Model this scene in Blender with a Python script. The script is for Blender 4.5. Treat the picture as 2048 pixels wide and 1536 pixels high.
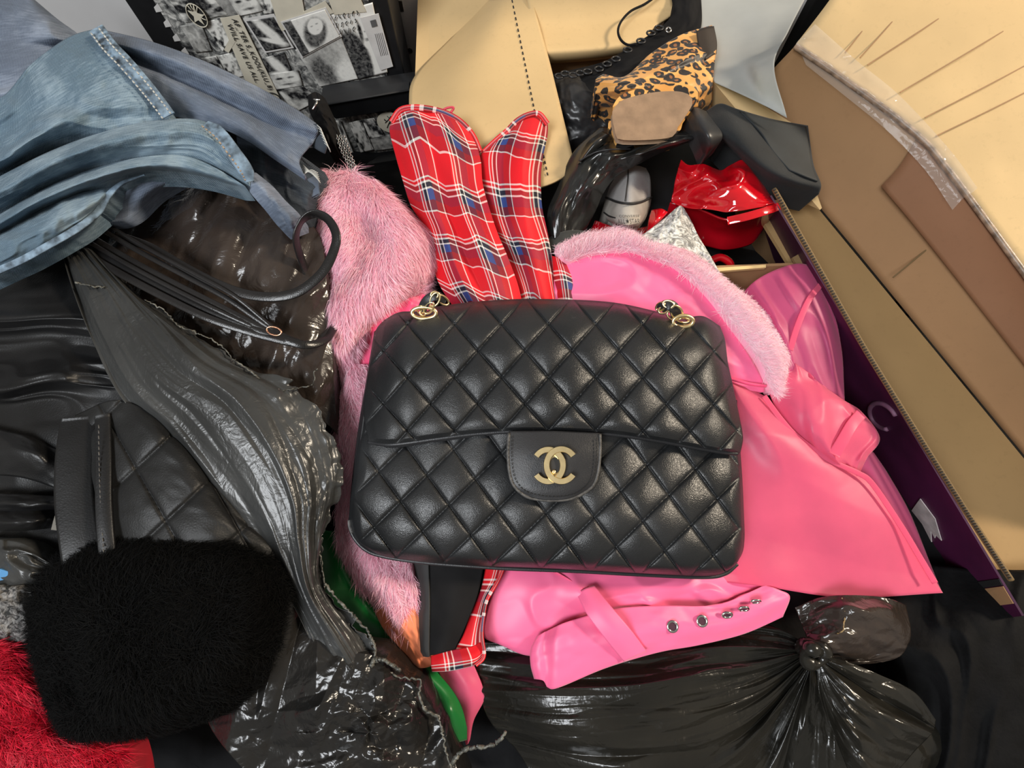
import bpy, math, random
import numpy as np
from mathutils import Vector, Matrix

for o in list(bpy.data.objects):
    bpy.data.objects.remove(o, do_unlink=True)
SC = bpy.context.scene
COL = SC.collection

# ------------------------------------------------------------------ camera
FPX = 950.0
DEP = math.radians(68.0)
CAM = np.array([0.0, 0.0, 0.62])
FWD = np.array([0.0, math.cos(DEP), -math.sin(DEP)])
UP = np.array([0.0, math.sin(DEP), math.cos(DEP)])
cd = bpy.data.cameras.new('camera')
cd.sensor_fit = 'HORIZONTAL'
cd.sensor_width = 36.0
cd.lens = 36.0 * FPX / 2048.0
cd.clip_start = 0.01
cam = bpy.data.objects.new('camera', cd)
cam.location = CAM
cam.rotation_euler = (math.pi / 2 - DEP, 0, 0)
COL.objects.link(cam)
SC.camera = cam

# ------------------------------------------------------------------ world, lights, exposure
w = bpy.data.worlds.new('room_light')
SC.world = w
w.use_nodes = True
w.node_tree.nodes['Background'].inputs[0].default_value = (1.0, 0.94, 0.84, 1)
w.node_tree.nodes['Background'].inputs[1].default_value = 0.24


def area(name, loc, target, size, power, col):
    l = bpy.data.lights.new(name, 'AREA')
    l.size = size
    l.energy = power
    l.color = col
    o = bpy.data.objects.new(name, l)
    o.location = loc
    o.rotation_euler = (Vector(target) - Vector(loc)).to_track_quat('-Z', 'Y').to_euler()
    COL.objects.link(o)
    o['kind'] = 'helper'
    return o


area('ceiling_lamp', (2.9, 0.85, 2.5), (0.05, 0.2, 0.2), 0.45, 165, (1.0, 0.85, 0.66))
area('window_daylight', (-1.0, -0.9, 2.1), (-0.1, 0.25, 0.2), 0.9, 50, (0.93, 0.965, 1.0))
vs = SC.view_settings
vs.view_transform = 'Standard'
vs.look = 'None'
vs.exposure = 0.0
vs.gamma = 1.0
vs.use_curve_mapping = False

# ------------------------------------------------------------------ pixel rays -> places in the pile
TILT = math.radians(10.0)
PN = np.array([0.0, -math.sin(TILT), math.cos(TILT)])


def rays(px, py):
    px = np.asarray(px, float)
    py = np.asarray(py, float)
    return (FWD + ((px - 1024.0) / FPX)[..., None] * np.array([1.0, 0, 0])
            + ((768.0 - py) / FPX)[..., None] * UP)


_bd = rays(1095.0, 880.0)
PK = float(PN @ (CAM + _bd * 0.425))           # the pile's mean slope, 6 cm under the handbag's front


def W(px, py, h=0.0):
    """point on the pile: a pixel's ray met h centimetres above the pile's mean slope"""
    d = rays(px, py)
    h = np.asarray(h, float) * 0.01
    s = (PK + h - PN @ CAM) / (d @ PN)
    return CAM + d * s[..., None]


def V(px, py, y):
    """point on an upright plane at distance y"""
    d = rays(px, py)
    s = y / d[..., 1]
    return CAM + d * s[..., None]


# ------------------------------------------------------------------ noise
_rs = np.random.RandomState(7)
_T = _rs.rand(256, 256) * 2 - 1


def vn(x, y, s=0):
    x = np.asarray(x, float) + s * 17.31
    y = np.asarray(y, float) + s * 9.77
    xi = np.floor(x).astype(int)
    yi = np.floor(y).astype(int)
    fx = x - xi
    fy = y - yi
    fx = fx * fx * fx * (fx * (fx * 6 - 15) + 10)
    fy = fy * fy * fy * (fy * (fy * 6 - 15) + 10)
    g = lambda i, j: _T[i & 255, j & 255]
    a = g(xi, yi) * (1 - fx) + g(xi + 1, yi) * fx
    b = g(xi, yi + 1) * (1 - fx) + g(xi + 1, yi + 1) * fx
    return a * (1 - fy) + b * fy


def fbm(x, y, s=0, oct=3):
    r = 0
    a = 1.0
    for k in range(oct):
        r = r + a * vn(x * 2 ** k, y * 2 ** k, s + k * 3)
        a *= 0.5
    return r


def facet(x, y, s=0):
    """flat crumpled facets with sharp creases between them"""
    x = np.asarray(x, float)
    y = np.asarray(y, float)
    wx = x + .45 * vn(x * .6, y * .6, s + 1)
    wy = y + .45 * vn(x * .6, y * .6, s + 2)
    x = wx * .92 + wy * .39 + s * 7.7
    y = -wx * .39 + wy * .92 + s * 3.1
    i = np.floor(x).astype(int)
    j = np.floor(y).astype(int)
    fx = x - i
    fy = y - j
    g = lambda a, b: _T[a & 255, b & 255]
    a, b, c, d = g(i, j), g(i + 1, j), g(i, j + 1), g(i + 1, j + 1)
    return np.where(fx + fy < 1, a + (b - a) * fx + (c - a) * fy, d + (c - d) * (1 - fx) + (b - d) * (1 - fy))


def crumple(x, y, s=0, k=.45):
    return facet(x, y, s) + k * facet(x * 2.1, y * 2.1, s + 4) + k * k * facet(x * 4.3, y * 4.3, s + 9)


def ridge(x, y, s=0, oct=2, p=1.0):
    """sharp creases: 1 on a crest, falling to 0"""
    r = 0
    a = 1.0
    for k in range(oct):
        r = r + a * (1 - np.minimum(1, np.abs(vn(x * 2 ** k, y * 2 ** k, s + k * 5)) * 2.2)) ** p
        a *= 0.5
    return r


# ------------------------------------------------------------------ objects
def thing(name, label, cat, at, group=None, kind=None):
    o = bpy.data.objects.new(name, None)
    o.empty_display_size = 0.02
    o.location = at
    COL.objects.link(o)
    o['label'] = label
    if cat:
        o['category'] = cat
    if group:
        o['group'] = group
    if kind:
        o['kind'] = kind
    return o


def tag(o, label, cat, group=None):
    o['label'] = label
    o['category'] = cat
    if group:
        o['group'] = group
    return o


def adopt(c, p):
    if p is None:
        return c
    c.parent = p
    loc = Vector((0, 0, 0))
    q = p
    while q is not None:
        loc = loc + q.location
        q = q.parent if q.parent and q.type == 'EMPTY' else None
    if p.type == 'EMPTY':
        c.matrix_parent_inverse = Matrix.Translation(-p.location)
    return c


def mesh(name, verts, faces, mat, parent=None, smooth=True, uv=None, col=None, solid=0.0, soff=-1.0, sub=0, bevel=0.0):
    me = bpy.data.meshes.new(name)
    verts = np.asarray(verts, float)
    if isinstance(faces, np.ndarray):
        k = faces.shape[1]
        n = len(faces)
        me.vertices.add(len(verts))
        me.vertices.foreach_set('co', verts.astype(np.float32).ravel())
        me.loops.add(n * k)
        me.loops.foreach_set('vertex_index', faces.astype(np.int32).ravel())
        me.polygons.add(n)
        me.polygons.foreach_set('loop_start', np.arange(0, n * k, k, dtype=np.int32))
        me.update(calc_edges=True)
    else:
        me.from_pydata([tuple(v) for v in verts], [], faces)
        me.update()
    if uv is not None:
        li = np.empty(len(me.loops), np.int32)
        me.loops.foreach_get('vertex_index', li)
        l = me.uv_layers.new(name='UVMap')
        l.data.foreach_set('uv', np.asarray(uv, np.float32)[li].ravel())
    if col is not None:
        ca = me.color_attributes.new('tone', 'FLOAT_COLOR', 'POINT')
        c4 = np.ones((len(verts), 4), np.float32)
        c4[:, :3] = col
        ca.data.foreach_set('color', c4.ravel())
    if smooth:
        me.polygons.foreach_set('use_smooth', np.ones(len(me.polygons), bool))
    if mat is not None:
        me.materials.append(mat)
    o = bpy.data.objects.new(name, me)
    COL.objects.link(o)
    if solid:
        m = o.modifiers.new('thick', 'SOLIDIFY')
        m.thickness = solid
        m.offset = soff
    if bevel:
        m = o.modifiers.new('bevel', 'BEVEL')
        m.width = bevel
        m.segments = 2
        m.limit_method = 'ANGLE'
    if sub:
        m = o.modifiers.new('sub', 'SUBSURF')
        m.levels = sub
        m.render_levels = sub
    return adopt(o, parent)


def cr(P, t):
    """Catmull-Rom through rows of P at parameters t in 0..1"""
    P = np.asarray(P, float)
    n = len(P)
    if n == 2:
        return P[0] + (P[1] - P[0]) * t.reshape((-1,) + (1,) * (P.ndim - 1))
    x = t * (n - 1)
    i = np.clip(np.floor(x).astype(int), 0, n - 2)
    f = (x - i).reshape((-1,) + (1,) * (P.ndim - 1))
    p1 = P[i]
    p2 = P[i + 1]
    p0 = np.where((i > 0).reshape(f.shape), P[np.maximum(i - 1, 0)], 2 * p1 - p2)
    p3 = np.where((i < n - 2).reshape(f.shape), P[np.minimum(i + 2, n - 1)], 2 * p2 - p1)
    return 0.5 * (2 * p1 + (p2 - p0) * f + (2 * p0 - 5 * p1 + 4 * p2 - p3) * f * f + (3 * p1 - p0 - 3 * p2 + p3) * f ** 3)


def crl(P, n):
    """Catmull-Rom resampled to even steps"""
    d = cr(P, np.linspace(0, 1, 400))
    L = np.concatenate([[0], np.cumsum(np.linalg.norm(np.diff(d[:, :2], axis=0), axis=1))])
    q = np.linspace(0, L[-1], n)
    return np.stack([np.interp(q, L, d[:, k]) for k in range(d.shape[1])], 1)


def grid_faces(nv, nu):
    i = np.arange(nv * nu).reshape(nv, nu)
    return np.stack([i[:-1, :-1], i[1:, :-1], i[1:, 1:], i[:-1, 1:]], -1).reshape(-1, 4)


def loft(name, rows, mat, parent=None, nu=60, nv=60, disp=None, uvs=(1, 1), solid=0.0015, skirt=0.0, smooth=True, even=True, ret=False, rag=None, uvw=None):
    """cloth or shell through rows of (px, py, h): its folds are real relief"""
    R = []
    for r in rows:
        r = [tuple(p) if len(p) == 3 else (p[0], p[1], 0.0) for p in r]
        R.append(crl(r, nu) if even else cr(np.array(r, float), np.linspace(0, 1, nu)))
    G = cr(np.array(R), np.linspace(0, 1, nv))
    u, v = np.meshgrid(np.linspace(0, 1, nu), np.linspace(0, 1, nv))
    PX, PY, H = G[..., 0], G[..., 1], G[..., 2]
    if rag is not None:
        PX, PY = rag(u, v, PX, PY)
    if disp is not None:
        H = H + disp(u, v, PX, PY)
    P = W(PX, PY, H)
    verts = P.reshape(-1, 3)
    uv = np.stack([u.ravel() * uvs[0], v.ravel() * uvs[1]], 1)
    if uvw is not None:
        uv = uv + np.stack([q.ravel() for q in uvw(u, v)], 1)
    F = grid_faces(nv, nu)
    if skirt:
        ring = np.concatenate([np.arange(nu), np.arange(1, nv) * nu + nu - 1, (nv - 1) * nu + np.arange(nu - 2, -1, -1), np.arange(nv - 2, 0, -1) * nu])
        c = verts.mean(0)
        lo = verts[ring] - PN * skirt * 0.01 + (c - verts[ring]) * 0.02
        b = len(verts)
        verts = np.concatenate([verts, lo])
        uv = np.concatenate([uv, uv[ring] + 0.02])
        k = len(ring)
        a = np.arange(k)
        n2 = (a + 1) % k
        F = np.concatenate([F, np.stack([ring[a], ring[n2], b + n2, b + a], 1)])
    o = mesh(name, verts, F, mat, parent, smooth, uv, solid=0 if skirt else solid)
    if ret:
        return o, P
    return o


def normals(P):
    du = np.gradient(P, axis=1)
    dv = np.gradient(P, axis=0)
    N = np.cross(du, dv)
    N /= np.linalg.norm(N, axis=-1, keepdims=True) + 1e-12
    s = np.sign(np.sum(N * (CAM - P), -1, keepdims=True))
    return N * s


def fur(name, P, n, length, comb, mat, parent, seed=1, lift=0.6, width=0.0005, jit=0.35, tuft=14.0, tuftamp=0.5):
    """separate tapering hairs rooted on a surface"""
    rs = np.random.RandomState(seed)
    N = normals(P)
    nv, nu = P.shape[:2]
    # roots spread by area
    A = np.linalg.norm(np.cross(P[1:, :-1] - P[:-1, :-1], P[:-1, 1:] - P[:-1, :-1]), axis=-1).ravel()
    ci = rs.choice(len(A), n, p=A / A.sum())
    j, i = np.divmod(ci, nu - 1)
    fu = rs.rand(n, 1)
    fv = rs.rand(n, 1)
    bl = lambda X: (X[j, i] * (1 - fu) + X[j, i + 1] * fu) * (1 - fv) + (X[j + 1, i] * (1 - fu) + X[j + 1, i + 1] * fu) * fv
    p = bl(P)
    nn = bl(N)
    gu = ((i + fu[:, 0]) / nu)
    gv = ((j + fv[:, 0]) / nv)
    if callable(comb):
        cx, cy = comb(gu, gv)
    else:
        cx, cy = comb[0] + 0 * gu, comb[1] + 0 * gu
    T = cx[:, None] * np.array([1.0, 0, 0]) - cy[:, None] * UP
    T = T + tuftamp * (vn(gu * tuft, gv * tuft, seed)[:, None] * np.array([1.0, 0, 0]) + vn(gu * tuft, gv * tuft, seed + 5)[:, None] * UP)
    T = T + rs.randn(n, 3) * jit
    T = T - nn * np.sum(T * nn, 1, keepdims=True)
    T /= np.linalg.norm(T, axis=1, keepdims=True) + 1e-9
    L = length * (0.6 + 0.6 * rs.rand(n, 1)) * (1 + 0.35 * vn(gu * tuft * .7, gv * tuft * .7, seed + 9)[:, None])
    lf = lift * (0.6 + 0.8 * rs.rand(n, 1))
    m = p + nn * L * 0.45 * (lf + .25) + T * L * 0.35
    t = p + nn * L * lf * 0.75 + T * L * 0.95
    side = np.cross(T, nn) + rs.randn(n, 3) * 0.5
    side /= np.linalg.norm(side, axis=1, keepdims=True) + 1e-9
    w0 = width * (0.7 + 0.6 * rs.rand(n, 1))
    Vv = np.stack([p - side * w0, p + side * w0, m + side * w0 * .8, m - side * w0 * .8, t], 1).reshape(-1, 3)
    b = np.arange(n) * 5
    F = np.concatenate([np.stack([b, b + 1, b + 2], 1), np.stack([b, b + 2, b + 3], 1), np.stack([b + 3, b + 2, b + 4], 1)])
    c = np.repeat(rs.rand(n, 1), 5, 0) * np.ones((1, 3))
    o = mesh(name, Vv, F, mat, parent, True, None, c)
    o['kind'] = 'stuff'
    return o


def tube(name, pts, r, mat, parent=None, n=None, seg=8, world=False, closed=False, taper=None):
    pts = np.asarray(pts, float)
    if not world:
        pts = W(pts[:, 0], pts[:, 1], pts[:, 2])
    if n:
        q = np.concatenate([pts, pts[:1]]) if closed else pts
        pts = cr(q, np.linspace(0, 1, n + 1 if closed else n))
        if closed:
            pts = pts[:-1]
    m = len(pts)
    T = np.roll(pts, -1, 0) - np.roll(pts, 1, 0)
    if not closed:
        T[0] = pts[1] - pts[0]
        T[-1] = pts[-1] - pts[-2]
    T /= np.linalg.norm(T, axis=1, keepdims=True) + 1e-12
    ref = np.array([0.13, 0.21, 0.97])
    B = np.cross(T, ref)
    B /= np.linalg.norm(B, axis=1, keepdims=True) + 1e-9
    C = np.cross(B, T)
    a = np.linspace(0, 2 * np.pi, seg, endpoint=False)
    rr = np.full(m, r) if taper is None else r * np.asarray(taper(np.linspace(0, 1, m)))
    X = pts[:, None] + rr[:, None, None] * (np.cos(a)[None, :, None] * B[:, None] + np.sin(a)[None, :, None] * C[:, None])
    idx = np.arange(m * seg).reshape(m, seg)
    nx = np.roll(idx, -1, 1)
    if closed:
        F = np.stack([idx, nx, np.roll(nx, -1, 0), np.roll(idx, -1, 0)], -1).reshape(-1, 4)
        return mesh(name, X.reshape(-1, 3), F, mat, parent)
    F = np.stack([idx[:-1], nx[:-1], nx[1:], idx[1:]], -1).reshape(-1, 4)
    Vv = np.concatenate([X.reshape(-1, 3), pts[:1], pts[-1:]])
    fl = [tuple(f) for f in F] + [(m * seg, int(idx[0, (k + 1) % seg]), int(idx[0, k])) for k in range(seg)] + [(m * seg + 1, int(idx[-1, k]), int(idx[-1, (k + 1) % seg])) for k in range(seg)]
    return mesh(name, Vv, fl, mat, parent)


def ribbon(name, pts, width, thick, mat, parent=None, n=60, roll=None, world=False, cross=5):
    """strap: (px, py, h) path, width and thickness in cm, roll(t) in radians about its run"""
    pts = np.asarray(pts, float)
    if not world:
        pts = W(pts[:, 0], pts[:, 1], pts[:, 2])
    pts = cr(pts, np.linspace(0, 1, n))
    T = np.gradient(pts, axis=0)
    T /= np.linalg.norm(T, axis=1, keepdims=True)
    Nv = PN * 0.6 + (CAM - pts) / np.linalg.norm(CAM - pts, axis=1, keepdims=True) * 0.4
    S = np.cross(T, Nv)
    S /= np.linalg.norm(S, axis=1, keepdims=True)
    Nn = np.cross(S, T)
    t = np.linspace(0, 1, n)
    r = np.zeros(n) if roll is None else roll(t)
    A = S * np.cos(r)[:, None] + Nn * np.sin(r)[:, None]
    B = -S * np.sin(r)[:, None] + Nn * np.cos(r)[:, None]
    wd = (np.full(n, width) if not callable(width) else width(t)) * 0.005
    th = thick * 0.005
    prof = [(-1, -.6), (-.85, -1), (0, -1.15), (.85, -1), (1, -.6), (1, .6), (.85, 1), (0, 1.15), (-.85, 1), (-1, .6)]
    X = np.stack([pts + A * (a * wd)[:, None] + B * (b * th) for a, b in prof], 1)
    k = len(prof)
    idx = np.arange(n * k).reshape(n, k)
    nx = np.roll(idx, -1, 1)
    F = [tuple(int(q) for q in f) for f in np.stack([idx[:-1], nx[:-1], nx[1:], idx[1:]], -1).reshape(-1, 4)]
    F += [tuple(int(q) for q in idx[0]), tuple(int(q) for q in idx[-1][::-1])]
    uv = np.stack([np.tile(np.array([p[0] for p in prof]) * .5 + .5, n), np.repeat(t, k)], 1)
    return mesh(name, X.reshape(-1, 3), F, mat, parent, True, uv)


def board(name, quad, thick, mat, parent=None, nu=2, nv=2, uvs=(1, 1), bend=None, smooth=False, outward=1):
    """flat or bent cardboard panel from four world corners (tl, tr, br, bl)"""
    a, b, c, d = [np.asarray(q, float) for q in quad]
    u, v = np.meshgrid(np.linspace(0, 1, nu), np.linspace(0, 1, nv))
    u_, v_ = u[..., None], v[..., None]
    P = (a * (1 - u_) + b * u_) * (1 - v_) + (d * (1 - u_) + c * u_) * v_
    N = np.cross(b - a, d - a)
    N /= np.linalg.norm(N)
    if np.dot(N, CAM - a) < 0:
        N = -N
    if bend is not None:
        P = P + N * bend(u, v)[..., None]
    Q = P - N * thick * outward
    n = nu * nv
    F = [tuple(int(x) for x in f) for f in grid_faces(nv, nu)]
    F2 = [tuple(int(x) + n for x in f[::-1]) for f in F]
    ring = [*range(nu), *[k * nu + nu - 1 for k in range(1, nv)], *[(nv - 1) * nu + k for k in range(nu - 2, -1, -1)], *[k * nu for k in range(nv - 2, 0, -1)]]
    side = [(ring[k], ring[(k + 1) % len(ring)], ring[(k + 1) % len(ring)] + n, ring[k] + n) for k in range(len(ring))]
    uv = np.stack([u.ravel() * uvs[0], v.ravel() * uvs[1]], 1)
    return mesh(name, np.concatenate([P.reshape(-1, 3), Q.reshape(-1, 3)]), F + F2 + side, mat, parent, smooth, np.concatenate([uv, uv]))


def plate(name, outline, thick, mat, parent=None, h=None, world=False, bevel=0.0, smooth=False):
    """flat piece with a traced outline, own thickness; outline (px, py, h)"""
    pts = np.asarray(outline, float)
    if not world:
        if pts.shape[1] == 2:
            pts = np.concatenate([pts, np.full((len(pts), 1), h)], 1)
        pts = W(pts[:, 0], pts[:, 1], pts[:, 2])
    n = len(pts)
    c = pts.mean(0)
    N = np.cross(pts[n // 3] - pts[0], pts[2 * n // 3] - pts[0])
    N /= np.linalg.norm(N)
    if np.dot(N, CAM - c) < 0:
        N = -N
    lo = pts - N * thick
    F = [tuple(range(n)), tuple(range(2 * n - 1, n - 1, -1))] + [(i, (i + 1) % n, (i + 1) % n + n, i + n) for i in range(n)]
    return mesh(name, np.concatenate([pts, lo]), F, mat, parent, smooth, bevel=bevel)


def torus(name, c, ax, ay, R, r, mat, parent=None, sx=1.0, n=28, seg=10):
    """ring at c in the plane of ax, ay (world unit vectors); sx stretches it along ax"""
    c = np.asarray(c, float)
    a = np.linspace(0, 2 * np.pi, n, endpoint=False)
    pts = c + np.outer(np.cos(a) * R * sx, ax) + np.outer(np.sin(a) * R, ay)
    return tube(name, pts, r, mat, parent, world=True, closed=True, seg=seg)


def text(name, s, o, xd, yd, size, mat, parent=None, depth=0.0002, squeeze=1.0, fit=None, bold=0.0):
    """lettering laid flat at o along xd, upright along yd"""
    cu = bpy.data.curves.new(name, 'FONT')
    cu.body = s
    cu.size = size
    cu.offset = bold * size
    cu.space_character = 1.12
    t = bpy.data.objects.new(name + '_tmp', cu)
    COL.objects.link(t)
    dg = bpy.context.evaluated_depsgraph_get()
    me = bpy.data.meshes.new_from_object(t.evaluated_get(dg))
    bpy.data.objects.remove(t, do_unlink=True)
    xd = np.asarray(xd, float) / np.linalg.norm(xd)
    yd = np.asarray(yd, float)
    yd = yd - xd * np.dot(xd, yd)
    yd /= np.linalg.norm(yd)
    v = np.empty(len(me.vertices) * 3)
    me.vertices.foreach_get('co', v)
    v = v.reshape(-1, 3)
    if fit:
        squeeze = fit / v[:, 0].max()
    X = np.asarray(o) + v[:, :1] * squeeze * xd + v[:, 1:2] * yd
    me.vertices.foreach_set('co', X.astype(np.float32).ravel())
    me.materials.append(mat)
    ob = bpy.data.objects.new(name, me)
    ob.name = name
    COL.objects.link(ob)
    return adopt(ob, parent)


# ------------------------------------------------------------------ materials
class NT:
    def __init__(s, name):
        s.m = bpy.data.materials.new(name)
        s.m.use_nodes = True
        s.t = s.m.node_tree
        s.b = s.t.nodes['Principled BSDF']
        s.out = s.t.nodes['Material Output']

    def n(s, typ, **kw):
        x = s.t.nodes.new(typ)
        for k, v in kw.items():
            if isinstance(k, str) and hasattr(x, k):
                setattr(x, k, v)
        return x

    def l(s, a, b):
        s.t.links.new(a, b)

    def coords(s, kind='Object', scale=(1, 1, 1), rot=(0, 0, 0)):
        tc = s.n('ShaderNodeTexCoord')
        mp = s.n('ShaderNodeMapping')
        mp.inputs['Scale'].default_value = scale
        mp.inputs['Rotation'].default_value = rot
        s.l(tc.outputs[kind], mp.inputs['Vector'])
        return mp.outputs[0]

    def noise(s, vec, scale, detail=3, rough=.5, dist=0):
        x = s.n('ShaderNodeTexNoise')
        s.l(vec, x.inputs['Vector'])
        x.inputs['Scale'].default_value = scale
        x.inputs['Detail'].default_value = detail
        x.inputs['Roughness'].default_value = rough
        x.inputs['Distortion'].default_value = dist
        return x.outputs['Fac']

    def vor(s, vec, scale, feat='F1', out='Distance'):
        x = s.n('ShaderNodeTexVoronoi', feature=feat)
        s.l(vec, x.inputs['Vector'])
        x.inputs['Scale'].default_value = scale
        return x.outputs[out]

    def ramp(s, fac, stops, interp='LINEAR'):
        x = s.n('ShaderNodeValToRGB')
        x.color_ramp.interpolation = interp
        e = x.color_ramp.elements
        while len(e) < len(stops):
            e.new(0.5)
        for i, (p, c) in enumerate(stops):
            e[i].position = p
            e[i].color = (c[0], c[1], c[2], 1) if hasattr(c, '__len__') else (c, c, c, 1)
        s.l(fac, x.inputs[0])
        return x.outputs[0]

    def mix(s, a, b, f, mode='MIX'):
        x = s.n('ShaderNodeMix', data_type='RGBA', blend_type=mode)
        for sock, val in ((x.inputs[0], f), (x.inputs[6], a), (x.inputs[7], b)):
            if hasattr(val, 'is_linked'):
                s.l(val, sock)
            elif hasattr(val, '__len__'):
                sock.default_value = (val[0], val[1], val[2], 1)
            else:
                sock.default_value = val
        return x.outputs[2]

    def math(s, op, a, b=0.0, c=None):
        x = s.n('ShaderNodeMath', operation=op)
        for k, val in enumerate((a, b) if c is None else (a, b, c)):
            if hasattr(val, 'is_linked'):
                s.l(val, x.inputs[k])
            else:
                x.inputs[k].default_value = val
        return x.outputs[0]

    def bump(s, h, strength, dist=0.001, prev=None):
        x = s.n('ShaderNodeBump')
        x.inputs['Strength'].default_value = strength
        x.inputs['Distance'].default_value = dist
        s.l(h, x.inputs['Height'])
        if prev is not None:
            s.l(prev, x.inputs['Normal'])
        return x.outputs[0]

    def set(s, **kw):
        for k, v in kw.items():
            sock = s.b.inputs[k.replace('_', ' ')]
            if hasattr(v, 'is_linked'):
                s.l(v, sock)
            elif hasattr(v, '__len__') and len(v) == 3 and sock.type == 'RGBA':
                sock.default_value = (*v, 1)
            else:
                sock.default_value = v
        return s


def srgb(r, g, b):
    f = lambda c: (c / 255 / 12.92) if c / 255 <= 0.04045 else ((c / 255 + 0.055) / 1.055) ** 2.4
    return (f(r), f(g), f(b))


def plain(name, col, rough=.6, metal=0.0, var=.12, vscale=30, bump=0.0, bscale=200, spec=.5, sheen=0.0, coat=0.0, vec='Object'):
    t = NT(name)
    v = t.coords(vec)
    f = t.noise(v, vscale, 4)
    c2 = tuple(c * (1 - var * 2) for c in col)
    c3 = tuple(min(1, c * (1 + var)) for c in col)
    t.set(Base_Color=t.ramp(f, [(.3, c2), (.7, c3)]), Roughness=rough, Metallic=metal)
    t.b.inputs['Specular IOR Level'].default_value = spec
    t.b.inputs['Sheen Weight'].default_value = sheen
    t.b.inputs['Coat Weight'].default_value = coat
    t.b.inputs['Coat Roughness'].default_value = .08
    if bump:
        t.set(Normal=t.bump(t.noise(v, bscale, 5), bump))
    return t.m


def cardboard(name, col, crease=0.0):
    t = NT(name)
    v = t.coords('Object')
    f = t.noise(v, 8, 4)
    g = t.noise(t.coords('Object', (1, 1, 1)), 160, 6, .7)
    c = t.ramp(f, [(.3, tuple(x * .88 for x in col)), (.7, tuple(min(1, x * 1.06) for x in col))])
    c = t.mix(c, tuple(x * .8 for x in col), t.ramp(g, [(.55, 0.0), (.75, .5)]))
    nb = t.bump(g, .12, .0006)
    t.set(Base_Color=c, Roughness=.72, Normal=nb)
    t.b.inputs['Specular IOR Level'].default_value = .3
    return t.m


def leather(name, col, rough=.36, grain=900, bump=.25, spec=.5, scuff=0.0):
    t = NT(name)
    v = t.coords('Object')
    vo = t.vor(v, grain, 'DISTANCE_TO_EDGE')
    nz = t.noise(v, grain * .35, 4)
    hsum = t.math('ADD', t.math('MULTIPLY', vo, 1.2), nz)
    f = t.noise(v, 18, 4)
    c = t.ramp(f, [(.3, tuple(x * .75 for x in col)), (.75, tuple(x * 1.25 for x in col))])
    if scuff:
        sc = t.noise(v, 55, 8, .75, 1.0)
        c = t.mix(c, (.13, .12, .11), t.ramp(sc, [(.66, 0.0), (.74, scuff)]))
    t.set(Base_Color=c, Roughness=t.ramp(f, [(.3, rough * .85), (.7, rough * 1.2)]), Normal=t.bump(hsum, bump, .0005))
    t.b.inputs['Specular IOR Level'].default_value = spec
    return t.m


def plastic(name, col, rough=.28, alpha=1.0, stretch=(1, 1, 1), fine=1.0, tint=None, spec=.5):
    """thin crinkled polythene"""
    t = NT(name)
    v = t.coords('Object', stretch)
    r1 = t.noise(v, 45 * fine, 3, .6, 1.2)
    r1 = t.math('ABSOLUTE', t.math('SUBTRACT', r1, .5))
    r2 = t.noise(v, 140 * fine, 3, .6, .8)
    r2 = t.math('ABSOLUTE', t.math('SUBTRACT', r2, .5))
    hh = t.math('ADD', r1, t.math('MULTIPLY', r2, .25))
    f = t.noise(v, 14, 3)
    c2 = tint or tuple(x * 1.8 for x in col)
    t.set(Base_Color=t.ramp(f, [(.35, col), (.7, c2)]), Roughness=rough, Normal=t.bump(hh, .35, .0035))
    t.b.inputs['Specular IOR Level'].default_value = spec
    if alpha < 1:
        t.b.inputs['Alpha'].default_value = alpha
    return t.m


def hair(name, c1, c2, rough=.55, spec=.3, trans=0.0):
    t = NT(name)
    a = t.n('ShaderNodeVertexColor')
    a.layer_name = 'tone'
    t.set(Base_Color=t.ramp(a.outputs[0], [(0, c1), (1, c2)]), Roughness=rough)
    t.b.inputs['Specular IOR Level'].default_value = spec
    if trans:
        tr = t.n('ShaderNodeBsdfTranslucent')
        t.l(t.ramp(a.outputs[0], [(0, c1), (1, c2)]), tr.inputs[0])
        mx = t.n('ShaderNodeMixShader')
        mx.inputs[0].default_value = trans
        t.l(t.b.outputs[0], mx.inputs[1])
        t.l(tr.outputs[0], mx.inputs[2])
        t.l(mx.outputs[0], t.out.inputs[0])
    return t.m


def sheer(name, col, clear=.3, transl=.35, rough=.4, sheen=.3):
    """organza and vinyl-like cloth that lets some light and some view through"""
    t = NT(name)
    v = t.coords('Object')
    f = t.noise(v, 25, 4)
    c = t.ramp(f, [(.3, tuple(x * .93 for x in col)), (.7, tuple(min(1, x * 1.05) for x in col))])
    t.set(Base_Color=c, Roughness=rough, Normal=t.bump(t.noise(v, 60, 4), .12, .002))
    t.b.inputs['Specular IOR Level'].default_value = .4
    t.b.inputs['Sheen Weight'].default_value = sheen
    tr = t.n('ShaderNodeBsdfTranslucent')
    t.l(c, tr.inputs[0])
    m1 = t.n('ShaderNodeMixShader')
    m1.inputs[0].default_value = transl
    t.l(t.b.outputs[0], m1.inputs[1])
    t.l(tr.outputs[0], m1.inputs[2])
    tp = t.n('ShaderNodeBsdfTransparent')
    tp.inputs[0].default_value = (min(1, col[0] * 1.0 + .1), min(1, col[1] + .25), min(1, col[2] + .25), 1)
    m2 = t.n('ShaderNodeMixShader')
    m2.inputs[0].default_value = clear
    t.l(m1.outputs[0], m2.inputs[1])
    t.l(tp.outputs[0], m2.inputs[2])
    t.l(m2.outputs[0], t.out.inputs[0])
    return t.m


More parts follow.
